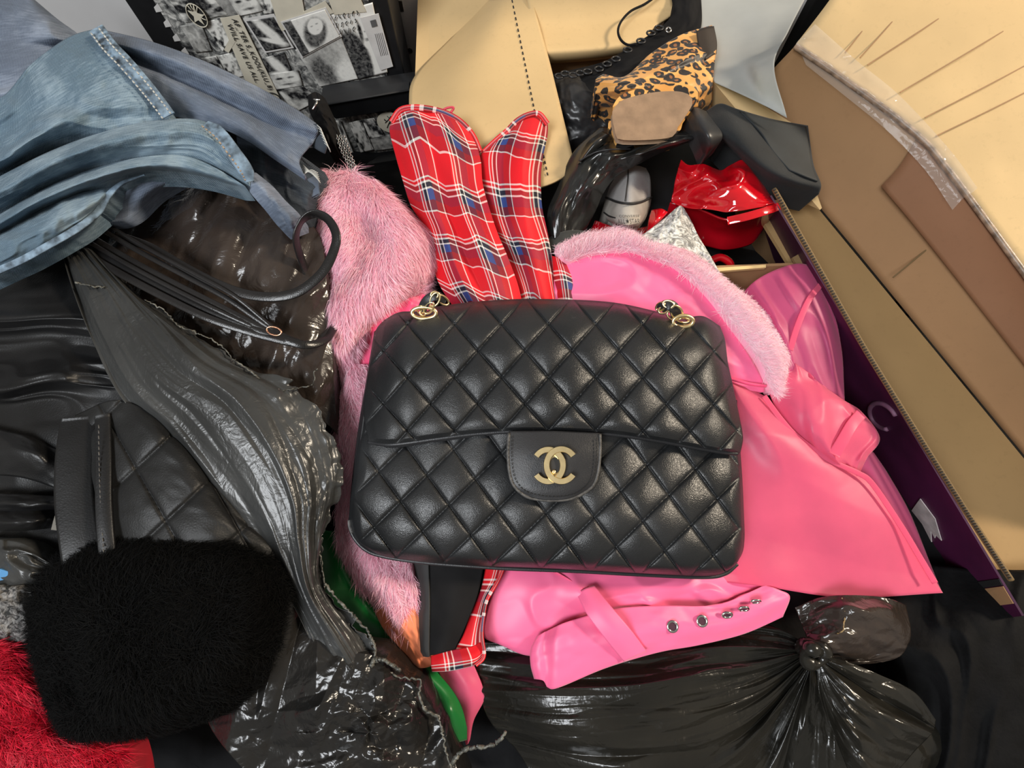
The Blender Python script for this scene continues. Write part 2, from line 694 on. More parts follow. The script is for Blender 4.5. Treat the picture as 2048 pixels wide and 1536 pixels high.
def denim(name, col, pale, twill=1.0, rot=.6):
    t = NT(name)
    uv = t.coords('UV')
    wv = t.n('ShaderNodeTexWave', wave_type='BANDS', bands_direction='DIAGONAL')
    t.l(t.coords('UV', (1, 1, 1), (0, 0, rot)), wv.inputs['Vector'])
    wv.inputs['Scale'].default_value = 290
    wv.inputs['Distortion'].default_value = 1.5
    wv.inputs['Detail'].default_value = 3
    wv.inputs['Detail Scale'].default_value = 2.0
    ob = t.coords('Object')
    slub = t.noise(t.coords('UV', (60, 420, 1)), 1.0, 4, .6)
    wash = t.noise(ob, 16, 5, .6, .4)
    f = t.math('ADD', t.math('MULTIPLY', wash, .85), t.math('MULTIPLY', slub, .45))
    base = t.ramp(f, [(.46, tuple(x * .7 for x in col)), (.62, col), (.88, pale)])
    c = t.mix(base, pale, t.math('MULTIPLY', wv.outputs['Fac'], .45 * twill))
    hh = t.math('ADD', t.math('MULTIPLY', wv.outputs['Fac'], .8), slub)
    t.set(Base_Color=c, Roughness=.85, Normal=t.bump(hh, .35, .0007))
    t.b.inputs['Specular IOR Level'].default_value = .15
    t.b.inputs['Sheen Weight'].default_value = .04
    return t.m


def tartan(name):
    t = NT(name)
    uv = t.coords('UV')
    sp = t.n('ShaderNodeSeparateXYZ')
    t.l(uv, sp.inputs[0])
    red = (.72, .006, .014)
    blue = (.010, .014, .045)
    blk = (.012, .012, .018)
    wht = (.86, .84, .80)
    drk = (.24, .006, .014)

    def axis(sock):
        fr = t.math('FRACT', sock)
        return t.ramp(fr, [(0, red), (.26, wht), (.288, red), (.33, wht), (.36, blk), (.43, wht), (.46, blue), (.62, drk), (.72, drk), (.78, wht), (.806, red)], 'CONSTANT')
    a = axis(sp.outputs[0])
    b = axis(sp.outputs[1])
    c = t.mix(a, b, .5)

    def band(sock):
        return t.ramp(t.math('FRACT', sock), [(0, 0.0), (.46, 1.0), (.62, 0.0)], 'CONSTANT')
    c = t.mix(c, (.03, .06, .24), t.math('MULTIPLY', t.math('MULTIPLY', band(sp.outputs[0]), band(sp.outputs[1])), .85))
    fine = t.n('ShaderNodeTexWave', wave_type='BANDS', bands_direction='DIAGONAL')
    t.l(uv, fine.inputs['Vector'])
    fine.inputs['Scale'].default_value = 22
    t.set(Base_Color=c, Roughness=.6, Normal=t.bump(fine.outputs['Fac'], .15, .0004))
    t.b.inputs['Specular IOR Level'].default_value = .3
    t.b.inputs['Sheen Weight'].default_value = .05
    return t.m


def leopard(name):
    t = NT(name)
    v = t.coords('Object')
    dv = t.n('ShaderNodeVectorMath', operation='ADD')
    nz = t.n('ShaderNodeTexNoise')
    t.l(v, nz.inputs['Vector'])
    nz.inputs['Scale'].default_value = 70
    sc = t.n('ShaderNodeVectorMath', operation='SCALE')
    t.l(nz.outputs['Color'], sc.inputs[0])
    sc.inputs['Scale'].default_value = .010
    t.l(v, dv.inputs[0])
    t.l(sc.outputs[0], dv.inputs[1])
    d = t.vor(dv.outputs[0], 100)
    tan = t.ramp(t.noise(v, 25, 3), [(.3, srgb(205, 138, 62)), (.7, srgb(236, 178, 100))])
    ring = t.ramp(d, [(0, srgb(150, 92, 44)), (.20, srgb(150, 92, 44)), (.24, (.012, .009, .008)), (.56, (.012, .009, .008)), (.62, (1, 1, 1))])
    br = t.noise(v, 150, 2)
    msk = t.ramp(d, [(.52, 1.0), (.57, 0.0)])
    msk = t.math('MULTIPLY', msk, t.ramp(br, [(.30, .0), (.36, 1.0)]))
    c = t.mix(tan, ring, msk)
    t.set(Base_Color=c, Roughness=.5, Normal=t.bump(t.noise(v, 900, 3), .15, .0004))
    t.b.inputs['Sheen Weight'].default_value = .1
    return t.m

# ------------------------------------------------------------------ the room
def struct(o):
    o['kind'] = 'structure'
    return o


M_floor = plain('dark_floor', (.03, .028, .026), .6, bump=.2, bscale=60)
M_wall = plain('grey_wall_paint', srgb(150, 150, 150), .7, var=.05)
M_white = plain('white_laminate', srgb(205, 203, 202), .45, var=.04, vscale=9, bump=.05)
M_black = plain('black_lacquer', (.012, .012, .013), .42, var=.2)
M_blackm = plain('black_matte_card', (.016, .016, .017), .7, var=.2, bump=.2)
M_ink0 = plain('black_rubber_trim', (.004, .004, .004), .8, spec=.2)
M_steel = plain('steel', (.62, .60, .56), .28, 1.0, var=.1)
M_gold = plain('pale_gold', (.95, .76, .42), .34, 1.0, var=.06, vscale=200)
M_silver = plain('bright_silver', (.80, .79, .76), .14, 1.0, var=.1)
struct(mesh('floor', [(-3.4, -2.4, 0), (3.4, -2.4, 0), (3.4, 1.2, 0), (-3.4, 1.2, 0)], [(0, 1, 2, 3)], M_floor, smooth=False))
struct(mesh('wall_back', [(-3.4, .98, 0), (3.4, .98, 0), (3.4, .98, 2.7), (-3.4, .98, 2.7)], [(0, 3, 2, 1)], M_wall, smooth=False))


def box(name, x0, x1, y0, y1, z0, z1, mat, parent=None, bevel=0.0015):
    v = [(x, y, z) for z in (z0, z1) for y in (y0, y1) for x in (x0, x1)]
    f = [(0, 2, 3, 1), (4, 5, 7, 6), (0, 1, 5, 4), (1, 3, 7, 5), (3, 2, 6, 7), (2, 0, 4, 6)]
    return mesh(name, v, f, mat, parent, False, bevel=bevel)


# white drawer cabinet behind everything
YC = .66
xr = V(1600.0, 90.0, YC)[0]
cab = thing('storage_cabinet', 'tall white cabinet with black edging standing behind the collage panel and cartons', 'cabinet', (0, YC + .15, 0))
box('body', -.75, xr, YC + .006, YC + .30, 0.0, .62, M_blackm, cab)
xm0 = V(300.0, 40.0, YC)[0]
xm1 = V(800.0, 60.0, YC)[0]
box('door_panel', -.745, xm0 + .10, YC - .012, YC + .006, .03, .615, M_white, cab)
box('door_panel', xm0 + .108, xm1 + .18, YC - .012, YC + .006, .03, .615, M_white, cab)
box('door_panel', xm1 + .188, xr - .004, YC - .012, YC + .006, .03, .615, M_white, cab)
box('edge_trim', xr - .028, xr + .012, YC - .03, YC + .02, 0.0, .62, M_ink0, cab)
for px, py in ((820, 102), (1441, 60), (1440, 85)):
    c = V(float(px), float(py), YC - .013)
    a = np.linspace(0, 2 * np.pi, 16, endpoint=False)
    plate('screw', c + np.outer(np.cos(a) * .0035, [1, 0, 0]) + np.outer(np.sin(a) * .0035, [0, 0, 1]), .002, M_steel, cab, world=True)
a0 = V(784.0, 2.0, YC - .0135)
plate('strike_plate', [a0 + (0, 0, 0), a0 + (.012, 0, 0), a0 + (.012, 0, -.012), a0 + (0, 0, -.012)], .002, M_steel, cab, world=True)

# ------------------------------------------------------------------ collage panel with black ledges
YK = .58


def K(px, py, d=0.0):
    return V(float(px), float(py), YK - d)


coll = thing('collage_chest', 'black framed chest covered with a black and white photograph collage', 'chest', (float(K(560, 150)[0]), YK + .1, 0))
M_coll = NT('collage_backing')
_v = M_coll.coords('Object')
M_coll.set(Base_Color=M_coll.ramp(M_coll.noise(_v, 70, 5, .65, 1.5), [(.35, (.02, .02, .022)), (.48, (.20, .20, .19)), (.64, (.70, .68, .63))]), Roughness=.55)
M_coll = M_coll.m
M_paper = plain('cream_paper', srgb(214, 206, 186), .7, var=.05, vscale=60)
M_paper2 = plain('white_paper', srgb(215, 212, 208), .7, var=.05, vscale=60)
M_ink = plain('black_ink', (.015, .015, .015), .6)


def photo_mat(name, seed, lo=(.012, .012, .014), hi=(.86, .84, .78), scale=1.0):
    t = NT(name)
    uv = t.coords('UV', (1, 1, 1), (0, 0, seed * .7))
    at = t.n('ShaderNodeVertexColor')
    at.layer_name = 'tone'
    n1 = t.noise(t.coords('Object'), 260 * scale, 4, .6, .5)
    f = t.math('ADD', t.math('MULTIPLY', n1, .45), at.outputs[0])
    t.set(Base_Color=t.ramp(f, [(.22, lo), (.85, hi)]), Roughness=.45)
    return t.m


M_photo = photo_mat('photo_print', 1)


def quadgrid(quad, n):
    a, b, c, d = [np.asarray(q, float) for q in quad]
    u, v = np.meshgrid(np.linspace(0, 1, n), np.linspace(0, 1, n))
    u_, v_ = u[..., None], v[..., None]
    return (a * (1 - u_) + b * u_) * (1 - v_) + (d * (1 - u_) + c * u_) * v_, u, v


def ell(u, v, x, y, rx, ry, soft=.12, rot=0.0):
    c, s = math.cos(rot), math.sin(rot)
    dx, dy = u - x, v - y
    r = np.sqrt(((dx * c + dy * s) / rx) ** 2 + ((-dx * s + dy * c) / ry) ** 2)
    return np.clip((1 + soft - r) / (2 * soft), 0, 1)


def portrait(u, v, kind):
    """greys of a printed snapshot: 0 black .. 1 white"""
    if kind == 0:      # pale face with long dark hair
        t = .62 + 0 * u
        t = np.where(u < .18, .05, t)
        hair_ = ell(u, v, .55, .55, .27, .45, .15, .35)
        t = t * (1 - hair_) + .08 * hair_
        face = ell(u, v, .62, .38, .17, .24, .12, .3)
        t = t * (1 - face) + .85 * face
        for ex, ey in ((.55, .34), (.68, .32)):
            t = t - .6 * ell(u, v, ex, ey, .045, .025, .4)
        t = t - .4 * ell(u, v, .63, .50, .06, .02, .4)
    elif kind == 1:    # dark figure, soft
        t = .35 + .25 * v
        b = ell(u, v, .35, .65, .35, .4, .3)
        t = t * (1 - b) + .07 * b
        f = ell(u, v, .62, .38, .2, .24, .25)
        t = t * (1 - f) + .3 * f
        f2 = ell(u, v, .8, .8, .25, .25, .4)
        t = t * (1 - f2) + .62 * f2
    elif kind == 2:    # bent pale limbs on black
        t = .03 + 0 * u
        a = ell(u, v, .55, .45, .18, .6, .3, -.5)
        t = np.maximum(t, a * .62)
        b = ell(u, v, .55, .75, .42, .08, .4, .35)
        t = np.maximum(t, b * .8)
    elif kind == 3:    # close face
        t = .6 + .2 * vn(u * 5, v * 5, 3)
        t = t - .55 * ell(u, v, .3, .35, .12, .06, .4) - .55 * ell(u, v, .7, .35, .12, .06, .4) - .45 * ell(u, v, .5, .75, .2, .06, .4)
        t = t - .5 * (1 - ell(u, v, .5, .5, .5, .62, .2))
    elif kind == 4:    # crowd of scraps
        t = .4 + .55 * fbm(u * 6, v * 6, 11)
    elif kind == 5:    # suit and white shirt
        t = .70 + 0 * u
        s = ell(u, v, .2, .75, .42, .5, .1)
        t = t * (1 - s) + .04 * s
        f = ell(u, v, .68, .42, .15, .17, .15)
        t = t * (1 - f) + .8 * f
        t = t - .6 * ell(u, v, .68, .45, .08, .03, .3) - .5 * ell(u, v, .66, .33, .03, .02, .3) - .7 * ell(u, v, .55, .33, .05, .14, .3)
    elif kind == 6:
        t = .08 + .25 * ridge(u * 4, v * 2.5, 21)
    else:
        t = .30 + .5 * fbm(u * 4 + kind, v * 4, kind)
    return np.clip(t, 0, 1)


def photo(corners, kind, d=.0016, border=0.0, n=26, name='photograph'):
    q = [K(x, y, d) for x, y in corners]
    if border:
        e = board(name, q, .0006, M_paper2, coll)
        c = sum(q) / 4
        q = [p + (c - p) * border - np.array([0, .0007, 0]) for p in q]
        G, u, v = quadgrid(q, n)
        mesh('print', G.reshape(-1, 3), grid_faces(n, n), M_photo, e, False, np.stack([u.ravel(), v.ravel()], 1), np.repeat(portrait(u, v, kind).reshape(-1, 1), 3, 1), solid=.0003)
        return e
    G, u, v = quadgrid(q, n)
    return mesh(name, G.reshape(-1, 3), grid_faces(n, n), M_photo, coll, False, np.stack([u.ravel(), v.ravel()], 1), np.repeat(portrait(u, v, kind).reshape(-1, 1), 3, 1), solid=.0004)


# black frame and backing
zt = .52
fl, fr = K(345, 60)[0], K(752, 60)[0]
bxl, bxr = K(300, 60)[0] - .004, K(790, 60)[0]
box('frame', bxl - .002, bxr, YK, YK + .05, .0, zt, M_black, coll)
board('backing', [(fl, YK - .001, zt - .01), (fr, YK - .001, zt - .01), (fr, YK - .001, .05), (fl, YK - .001, .05)], .001, M_coll, coll)
# torn notch teeth down the panel's edge
for k in range(14):
    z = .40 - k * .0155
    mesh('paper_tooth', [(fl - .004, YK - .0015, z), (fl + .003, YK - .0015, z + .004), (fl + .003, YK - .0015, z - .004), (fl - .005, YK - .0015, z - .005)], [(0, 3, 2, 1)], M_paper2, coll, False, solid=.0005)
photo([(338, 0), (425, -6), (455, 30), (372, 46)], 7)
photo([(350, -40), (470, -45), (478, 33), (380, 36)], 6, .0014)
photo([(452, -8), (505, -18), (528, 22), (478, 33)], 3, .0020)
photo([(505, -18), (545, -28), (548, 26), (528, 28)], 8, .0019)
photo([(360, 52), (402, 46), (424, 102), (392, 106)], 6, .0022)
photo([(404, 46), (440, 36), (463, 74), (446, 104), (432, 100)][:4], 4, .0021)
photo([(396, 118), (432, 112), (455, 152), (424, 140)], 9, .0021)
photo([(436, 112), (468, 104), (490, 152), (458, 160)], 4, .0021)
photo([(478, 162), (494, 158), (520, 190), (490, 196)], 6, .0021)
photo([(486, 38), (548, 28), (588, 96), (530, 106)], 2, .0026, .13)
photo([(540, -30), (600, -40), (612, 45), (562, 64)], 10, .0018)
board('note_paper', [K(541, 0, .003), K(603, -8, .003), K(612, 40, .003), K(561, 64, .003)], .0006, M_paper, coll)
photo([(561, 44), (652, 15), (684, 73), (604, 116)], 0, .0042, .07, 40)
board('note_paper', [K(606, 24, .0036), K(650, 2, .0036), K(668, 26, .0036), K(618, 42, .0036)], .0005, M_paper, coll)
photo([(522, 118), (568, 104), (586, 150), (545, 170)], 2, .0023)
photo([(590, 100), (680, 68), (716, 158), (640, 174)], 1, .0030, 0, 40)
photo([(660, 30), (745, 5), (775, 145), (716, 160)], 5, .0024, 0, 40)
board('note_paper', [K(655, -6, .0032), K(716, -14, .0032), K(732, 24, .0032), K(668, 30, .0032)], .0006, M_paper, coll)
photo([(552, 176), (600, 168), (640, 200), (590, 226)], 9, .0023)
photo([(536, 150), (596, 140), (606, 172), (550, 180)], 3, .0025)
# narrow printed ticket near the frame's edge
tk = board('ticket', [K(720, 36, .0040), K(757, 27, .0040), K(786, 133, .0040), K(761, 141, .0040)], .0006, M_paper2, coll)
board('stamp', [K(740, 42, .0046), K(751, 39, .0046), K(755, 52, .0046), K(744, 55, .0046)], .0003, plain('grey_print', (.12, .12, .12), .6), tk)
for i in range(5):
    tube('print_line', [K(750 + i * 3.4, 68 - i * .6, .0044), K(762 + i * 3.4, 112 - i * .6, .0044)], .00022, M_ink, tk, world=True, seg=4)
# round star emblem
ec = K(394, 31, .0050)
ex = (K(414, 31, .005) - ec)
R_ = np.linalg.norm(ex) * .92
ea, eb = np.array([1.0, 0, 0]), np.array([0, 0, 1.0])
a = np.linspace(0, 2 * np.pi, 32, endpoint=False)
eb = eb * 1.25
em = plate('star_badge', ec + np.outer(np.cos(a) * R_, ea) + np.outer(np.sin(a) * R_, eb), .0008, M_ink, coll, world=True)
tube('ring', ec + np.outer(np.cos(a) * R_ * .93, ea) + np.outer(np.sin(a) * R_ * .93, eb) - [0, .0004, 0], R_ * .055, M_paper, em, world=True, closed=True)
st = []
for k in range(10):
    an = -math.pi / 2 + k * math.pi / 5 + .25
    r = R_ * (.80 if k % 2 == 0 else .34)
    st.append(ec + math.cos(an) * r * ea - math.sin(an) * r * eb - np.array([0, .0011, 0]))
plate('star', st, .0006, M_paper, em, world=True)
for an, l in ((.9, 1), (1.25, 1), (1.6, 1), (2.0, 1), (.1, 1), (-.4, 1)):
    p0 = ec + (math.cos(an) * .42 * ea + math.sin(an) * .42 * eb) * R_ - [0, .001, 0]
    p1 = ec + (math.cos(an) * .88 * ea + math.sin(an) * .88 * eb) * R_ - [0, .001, 0]
    tube('ray', [p0, p1], R_ * .05, M_paper, em, world=True, seg=5)
# lettered strip
strip = board('lettered_strip', [K(440, 37, .0034), K(478, 30, .0034), K(560, 196, .0034), K(512, 214, .0034)], .0006, M_paper, coll)
plate('strip_tail', [K(463, 70, .0036), K(473, 80, .0036), K(457, 106, .0036), K(448, 100, .0036)], .0005, M_paper, strip, world=True)
xd = K(539, 180, .0046) - K(464, 38, .0046)
yd = K(500, 60, .0046) - K(470, 76, .0046)
text('lettering', 'AF_TER S_KOOL(KLU_B)', K(463, 38, .0046), xd, yd, .0078, M_ink, strip, fit=np.linalg.norm(xd), bold=.018)
xd2 = K(512, 166, .0046) - K(454, 48, .0046)
text('lettering', 'WILL SAVE US ALL.', K(453, 48, .0046), xd2, yd, .0074, M_ink, strip, fit=np.linalg.norm(xd2), bold=.018)
rb = K(548, 199, .0048)
tube('ring_print', rb + np.outer(np.cos(a) * .009, [1, 0, 0]) + np.outer(np.sin(a) * .009, [0, 0, 1]), .0008, M_ink, strip, world=True, closed=True, seg=5)
# handwriting strokes on the note
rsn = random.Random(5)
for r in range(3):
    for k in range(7 if r == 0 else 6):
        x = 661 + k * 9 + r * 5
        y = 34 - k * 2.2 + r * 14
        pts = [K(x + rsn.uniform(-2, 2), y + j * 3 + rsn.uniform(-1.5, 1.5), .0040) for j in range(4)]
        tube('pen_stroke', pts, .00045, M_ink, coll, world=True, n=8, seg=4)
# black ledge (two steps) below the upper panel
board('ledge', [K(646, 172, .004), K(832, 143, .004), K(820, 180, .030), K(640, 212, .030)], .012, M_black, coll)
board('ledge', [K(640, 210, .031), K(818, 179, .031), K(822, 213, .026), K(672, 238, .026)], .012, M_black, coll)
tube('ledge_glint', [K(640, 211, .0325), K(820, 180, .0325)], .0012, M_blackm, coll, world=True, seg=6)
# lower collage panel
board('lower_panel', [K(668, 240, .014), K(830, 214, .014), K(830, 300, .014), K(700, 320, .014)], .004, M_coll, coll)
photo([(697, 246), (722, 240), (748, 300), (722, 306)], 4, .017)
photo([(724, 240), (748, 236), (770, 272), (740, 278)], 9, .017)
photo([(740, 277), (790, 268), (800, 295), (750, 302)], 6, .017)
photo([(668, 242), (680, 240), (712, 318), (704, 324)], 8, .017)
a2 = np.linspace(0, 2 * np.pi, 28, endpoint=False)
rc = K(782, 246, .020)
rd = plate('round_tag', rc + np.outer(np.cos(a2) * .0185, [1, 0, 0]) + np.outer(np.sin(a2) * .0155, [0, 0, 1]), .0008, M_paper, coll, world=True)
for s_ in ([(768, 238), (772, 242), (768, 240)], [(774, 232), (780, 240), (776, 250)], [(770, 246), (778, 238), (782, 232), (786, 242), (777, 248)], [(776, 250), (774, 256)], [(780, 244), (784, 252)]):
    tube('pen_stroke', [K(x, y, .0206) for x, y in s_], .0004, M_ink, rd, world=True, n=10, seg=4)
board('ledge', [K(690, 322, .022), K(840, 298, .022), K(842, 312, .045), K(690, 336, .045)], .01, M_black, coll)
board('drawer_front', [K(600, 345, .02), K(860, 310, .02), K(860, 420, .02), K(600, 470, .02)], .01, M_black, coll)
tube('drawer_rail', [K(690, 362, .024), K(860, 336, .024)], .0035, M_black, coll, world=True, seg=8)
board('tray_rim', [K(610, 345, .03), K(700, 322, .03), K(700, 330, .034), K(610, 353, .034)], .006, plain('grey_card_edge', srgb(110, 112, 108), .6), coll)
tube('thin_wire', [K(722, 322, .03), K(733, 338, .034), K(740, 356, .034)], .0006, M_silver, coll, world=True, n=14, seg=6)

# ------------------------------------------------------------------ cartons
M_kraft = cardboard('kraft_pale', srgb(206, 176, 128))
M_kraft_shade = cardboard('kraft_shaded', srgb(160, 130, 88))  # same cardboard as the flap, darkened: the carton floor's shade is in the colour
M_kraft3 = cardboard('kraft_brown', srgb(160, 124, 88))  # browner board; the shipping carton wall's shade is put into this colour
M_flute = cardboard('corrugated_edge', srgb(120, 98, 66))
M_purple = plain('purple_print', srgb(70, 20, 56), .5, var=.25, vscale=12)
M_tape = NT('clear_tape')
_v = M_tape.coords('Object')
M_tape.set(Base_Color=(.75, .68, .60), Roughness=.10, Normal=M_tape.bump(M_tape.noise(_v, 90, 2, .5, .6), .3, .004))
M_tape.b.inputs['Alpha'].default_value = .22
M_tape = M_tape.m


def Wp(x, y, h):
    return W(float(x), float(y), h)


# -- open shoe carton with its flaps up
sb = thing('shoe_carton', 'open pale cardboard carton with raised flaps holding the shoes and boots', 'box', tuple(Wp(1330, 360, -12)))
board('base', [Wp(1060, 130, -13), Wp(1450, 130, -13), Wp(1640, 560, -13), Wp(1040, 560, -13)], .004, M_kraft3, sb)
# tall front-facing flap with the perforated line, creased along the diagonal
board('flap', [Wp(836, -14, -3.4), Wp(1010, -20, -3.4), Wp(1010, 60, -6.2), Wp(830, 160, -5.6)], .003, M_kraft, sb)


# the perforated flap is a bent sheet: dips along the diagonal crease then comes forward
o_flap = loft('flap', [[(972, -4, -4.6), (1004, -6, -2.2), (1036, -8, -1.6), (1062, -8, -1.4)],
                       [(905, 72, -4.8), (975, 62, -1.6), (1035, 52, -1.2), (1078, 48, -1.0)],
                       [(832, 148, -4.8), (930, 140, -1.2), (1030, 128, -.6), (1098, 118, -.6)],
                       [(818, 205, -3.6), (920, 205, -.6), (1040, 195, -.2), (1117, 195, -.2)],
                       [(830, 300, -1.0), (930, 300, .2), (1060, 285, .6), (1138, 282, .6)],
                       [(850, 420, -.2), (960, 400, .6), (1090, 370, 1.0), (1151, 337, 1.0)]], M_kraft, sb, 40, 40, solid=.003)
for k in range(31):
    t = k / 30
    if .53 < t < .0:
        continue
    x0, y0 = 1024 + (1094 - 1024) * t, 0 + 345 * t
    x1, y1 = 1024 + (1094 - 1024) * (t + .016), 345 * (t + .016)
    tt = min(1.0, y0 / 345)
    hh = lambda y: np.interp(y, [0, 50, 125, 195, 284, 345], [-1.75, -1.25, -.6, -.2, .55, .95]) + .12
    ribbon('perforation', [(x0, y0, hh(y0)), ((x0 + x1) / 2, (y0 + y1) / 2, hh((y0 + y1) / 2)), (x1, y1, hh(y1))], .14, .04, M_ink, o_flap, 4)
# back flap rolling forward at its foot
loft('back_flap', [[(1050, -30, -1), (1150, -34, -1), (1250, -38, -1), (1335, -40, -1)],
                   [(1056, 10, -1.2), (1150, 10, -1.2), (1250, 10, -1.2), (1345, 8, -1.2)],
                   [(1066, 52, -1.6), (1150, 50, -1.6), (1235, 42, -1.6), (1346, 26, -1.6)],
                   [(1074, 82, -1.2), (1150, 80, -1.2), (1225, 72, -1.2), (1310, 52, -1.4)],
                   [(1080, 104, -1.0), (1150, 100, -1.0), (1215, 94, -1.0), (1290, 80, -1.2)],
                   [(1086, 122, -2.2), (1150, 118, -2.2), (1210, 112, -2.2), (1280, 100, -2.2)],
                   [(1090, 128, -4), (1150, 124, -4), (1208, 118, -4), (1275, 110, -4)]], M_kraft, sb, 40, 50, solid=.003)
board('back_wall', [Wp(1060, 112, -4.5), Wp(1430, 96, -4.5), Wp(1430, 250, -13), Wp(1060, 260, -13)], .003, M_kraft3, sb)
# wall beside the leopard shoe, and the wall towards the big carton
board('side_wall', [Wp(1412, 146, 1.2), Wp(1580, 250, 2.0), Wp(1640, 420, 1.0), Wp(1440, 330, -8)], .003, M_kraft, sb)
board('side_wall', [Wp(1520, 350, .4), Wp(1626, 534, .4), Wp(1545, 560, -12), Wp(1440, 380, -12)], .003, M_kraft3, sb)
board('near_wall', [Wp(1395, 538, .2), Wp(1606, 530, .2), Wp(1560, 640, -10), Wp(1385, 640, -10)], .003, M_kraft3, sb)
board('near_edge', [Wp(1400, 538, .5), Wp(1532, 529, .5), Wp(1532, 535, .5), Wp(1400, 545, .5)], .004, cardboard('kraft_light_edge', srgb(232, 200, 140)), sb)
plate('torn_corner', [(1585, 515, .8), (1612, 500, .9), (1640, 540, .9), (1626, 556, .7), (1600, 540, .6)], .003, M_flute, sb)

# -- big carton with taped flap
bc = thing('shipping_carton', 'large open brown shipping carton with a taped outer flap', 'box', tuple(Wp(1900, 700, -8)))
HF, HT = -2.0, 6.0
board('base', [Wp(1470, 215, HF), Wp(2330, 1260, HF), Wp(2120, 1420, HF), Wp(1500, 400, HF)], .004, M_kraft_shade, bc)
RIM = [(1590, 92), (1700, 168), (1830, 266), (1900, 345), (2048, 545), (2200, 752), (2330, 930)]
BAS = [(1474, 214), (1545, 300), (1640, 415), (1715, 505), (1850, 670), (2048, 910), (2200, 1095)]
wall = loft('wall', [[(x, y, HT) for x, y in RIM], [(x * .5 + a * .5, y * .5 + b * .5, (HT + HF) / 2 + .15) for (x, y), (a, b) in zip(RIM, BAS)], [(x, y, HF) for x, y in BAS]], M_kraft3, bc, 60, 16, solid=.004)
loft('wall_shade', [[(1835, 272, HT - .1), (1900, 348, HT - .05), (2048, 548, HT - .05), (2300, 890, HT)],
                  [(1800, 330, 4.4), (1870, 420, 4.2), (2048, 640, 4.2), (2280, 950, 4.2)],
                  [(1762, 372, 2.9), (1850, 478, 2.7), (2048, 730, 2.6), (2250, 990, 2.6)]], cardboard('kraft_wall_shade', srgb(138, 98, 70)), wall, 40, 12, solid=.0008)  # darker band of the wall's shade, drawn as a thin sheet
tube('wall_fold', [(1786, 555, .5), (1840, 510, 1.5), (1892, 468, 2.6)], .0007, M_flute, wall, n=14, seg=5)
fl = loft('outer_flap', [[(1690, -40, 8.4), (1850, -60, 8.6), (2050, -60, 8.6), (2250, 100, 8.4), (2500, 400, 8.0), (2700, 700, 8.0)],
                         [(1640, 26, 7.3), (1770, 60, 7.5), (1930, 110, 7.6), (2080, 240, 7.5), (2300, 480, 7.2), (2520, 780, 7.0)],
                         [(1592, 88, HT + .1), (1700, 165, HT + .1), (1832, 262, HT + .1), (1900, 340, HT + .1), (2048, 540, HT + .1), (2330, 920, HT + .1)]], M_kraft, bc, 60, 24,
          disp=lambda u, v, x, y: .08 * fbm(x / 90, y / 90, 4), solid=.004)
for (x0, y0, x1, y1) in ((1770, 0, 1690, 105), (1825, -5, 1720, 115), (1925, 5, 1735, 130), (2060, 30, 1800, 185), (2090, 110, 1850, 235), (2090, 165, 1872, 272)):
    hh = lambda x, y: HT + .1 + 2.4 * max(0.0, min(1.0, ((x - 1592) * .59 - (y - 88) * .81) / 190)) * .62 + .42
    ribbon('crease', [(x0, y0, hh(x0, y0)), ((x0 + x1) / 2 + 2, (y0 + y1) / 2, hh((x0 + x1) / 2, (y0 + y1) / 2)), (x1, y1, hh(x1, y1))], .10, .03, M_kraft3, fl, 12)
# tape over the rim, crumpled
loft('tape', [[(1630, 48, 7.2), (1712, 120, 7.1), (1800, 192, 7.0), (1900, 300, 6.9), (1955, 376, 6.8)],
              [(1610, 68, 6.9), (1700, 140, 6.8), (1788, 206, 6.8), (1880, 300, 6.7), (1945, 385, 6.6)],
              [(1592, 88, 6.5), (1690, 156, 6.5), (1775, 218, 6.5), (1862, 298, 6.5), (1935, 390, 6.4)],
              [(1600, 102, 5.9), (1690, 168, 5.9), (1770, 228, 5.9), (1855, 305, 5.9), (1925, 398, 5.8)],
              [(1612, 130, 5.3), (1700, 200, 5.3), (1775, 262, 5.3), (1850, 340, 5.3), (1905, 420, 5.2)]], M_tape, bc, 110, 40, disp=lambda u, v, x, y: .12 + .14 * facet(x / 18, y / 18, 4) * (v < .75), solid=0)
tube('rim', [(x, y, HT + .12) for x, y in RIM], .0026, plain('scuffed_rim', srgb(150, 126, 104), .4, var=.3, vscale=140, bump=.8, bscale=90), bc, n=60)
# near wall with purple print outside, corrugated rim on top
nw = board('near_wall', [Wp(1540, 392, HT - 3.4), Wp(2044, 1232, HT - 3.4), Wp(1900, 1250, -8), Wp(1500, 420, -8)], .0015, M_purple, bc, 30, 10)
ed = [(1548, 378), (1600, 470), (1652, 562), (1725, 690), (1800, 812), (1880, 940), (1960, 1066), (2022, 1160)]
tube('rim', [(x, y, 3.1) for x, y in ed], .0022, M_flute, bc, n=60)
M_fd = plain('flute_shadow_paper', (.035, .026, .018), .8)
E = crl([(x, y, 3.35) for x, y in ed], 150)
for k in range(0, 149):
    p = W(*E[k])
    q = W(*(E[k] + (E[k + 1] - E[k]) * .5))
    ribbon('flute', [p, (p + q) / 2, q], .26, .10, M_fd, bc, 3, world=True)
# print on the purple side
M_pp = plain('pale_violet_print', srgb(104, 70, 92), .6, var=.2)
a = np.linspace(.2, 4.9, 26)
cc = [(1790 + 22 * math.cos(t), 862 + 18 * math.sin(t), 2.2 - .2) for t in a]


def onwall(s, t):
    """s along the near wall, t down it"""
    A, B, C, D = [Wp(1540, 392, HT - 3.4), Wp(2044, 1232, HT - 3.4), Wp(1900, 1250, -8), Wp(1500, 420, -8)]
    return (A * (1 - s) + B * s) * (1 - t) + (D * (1 - s) + C * s) * t


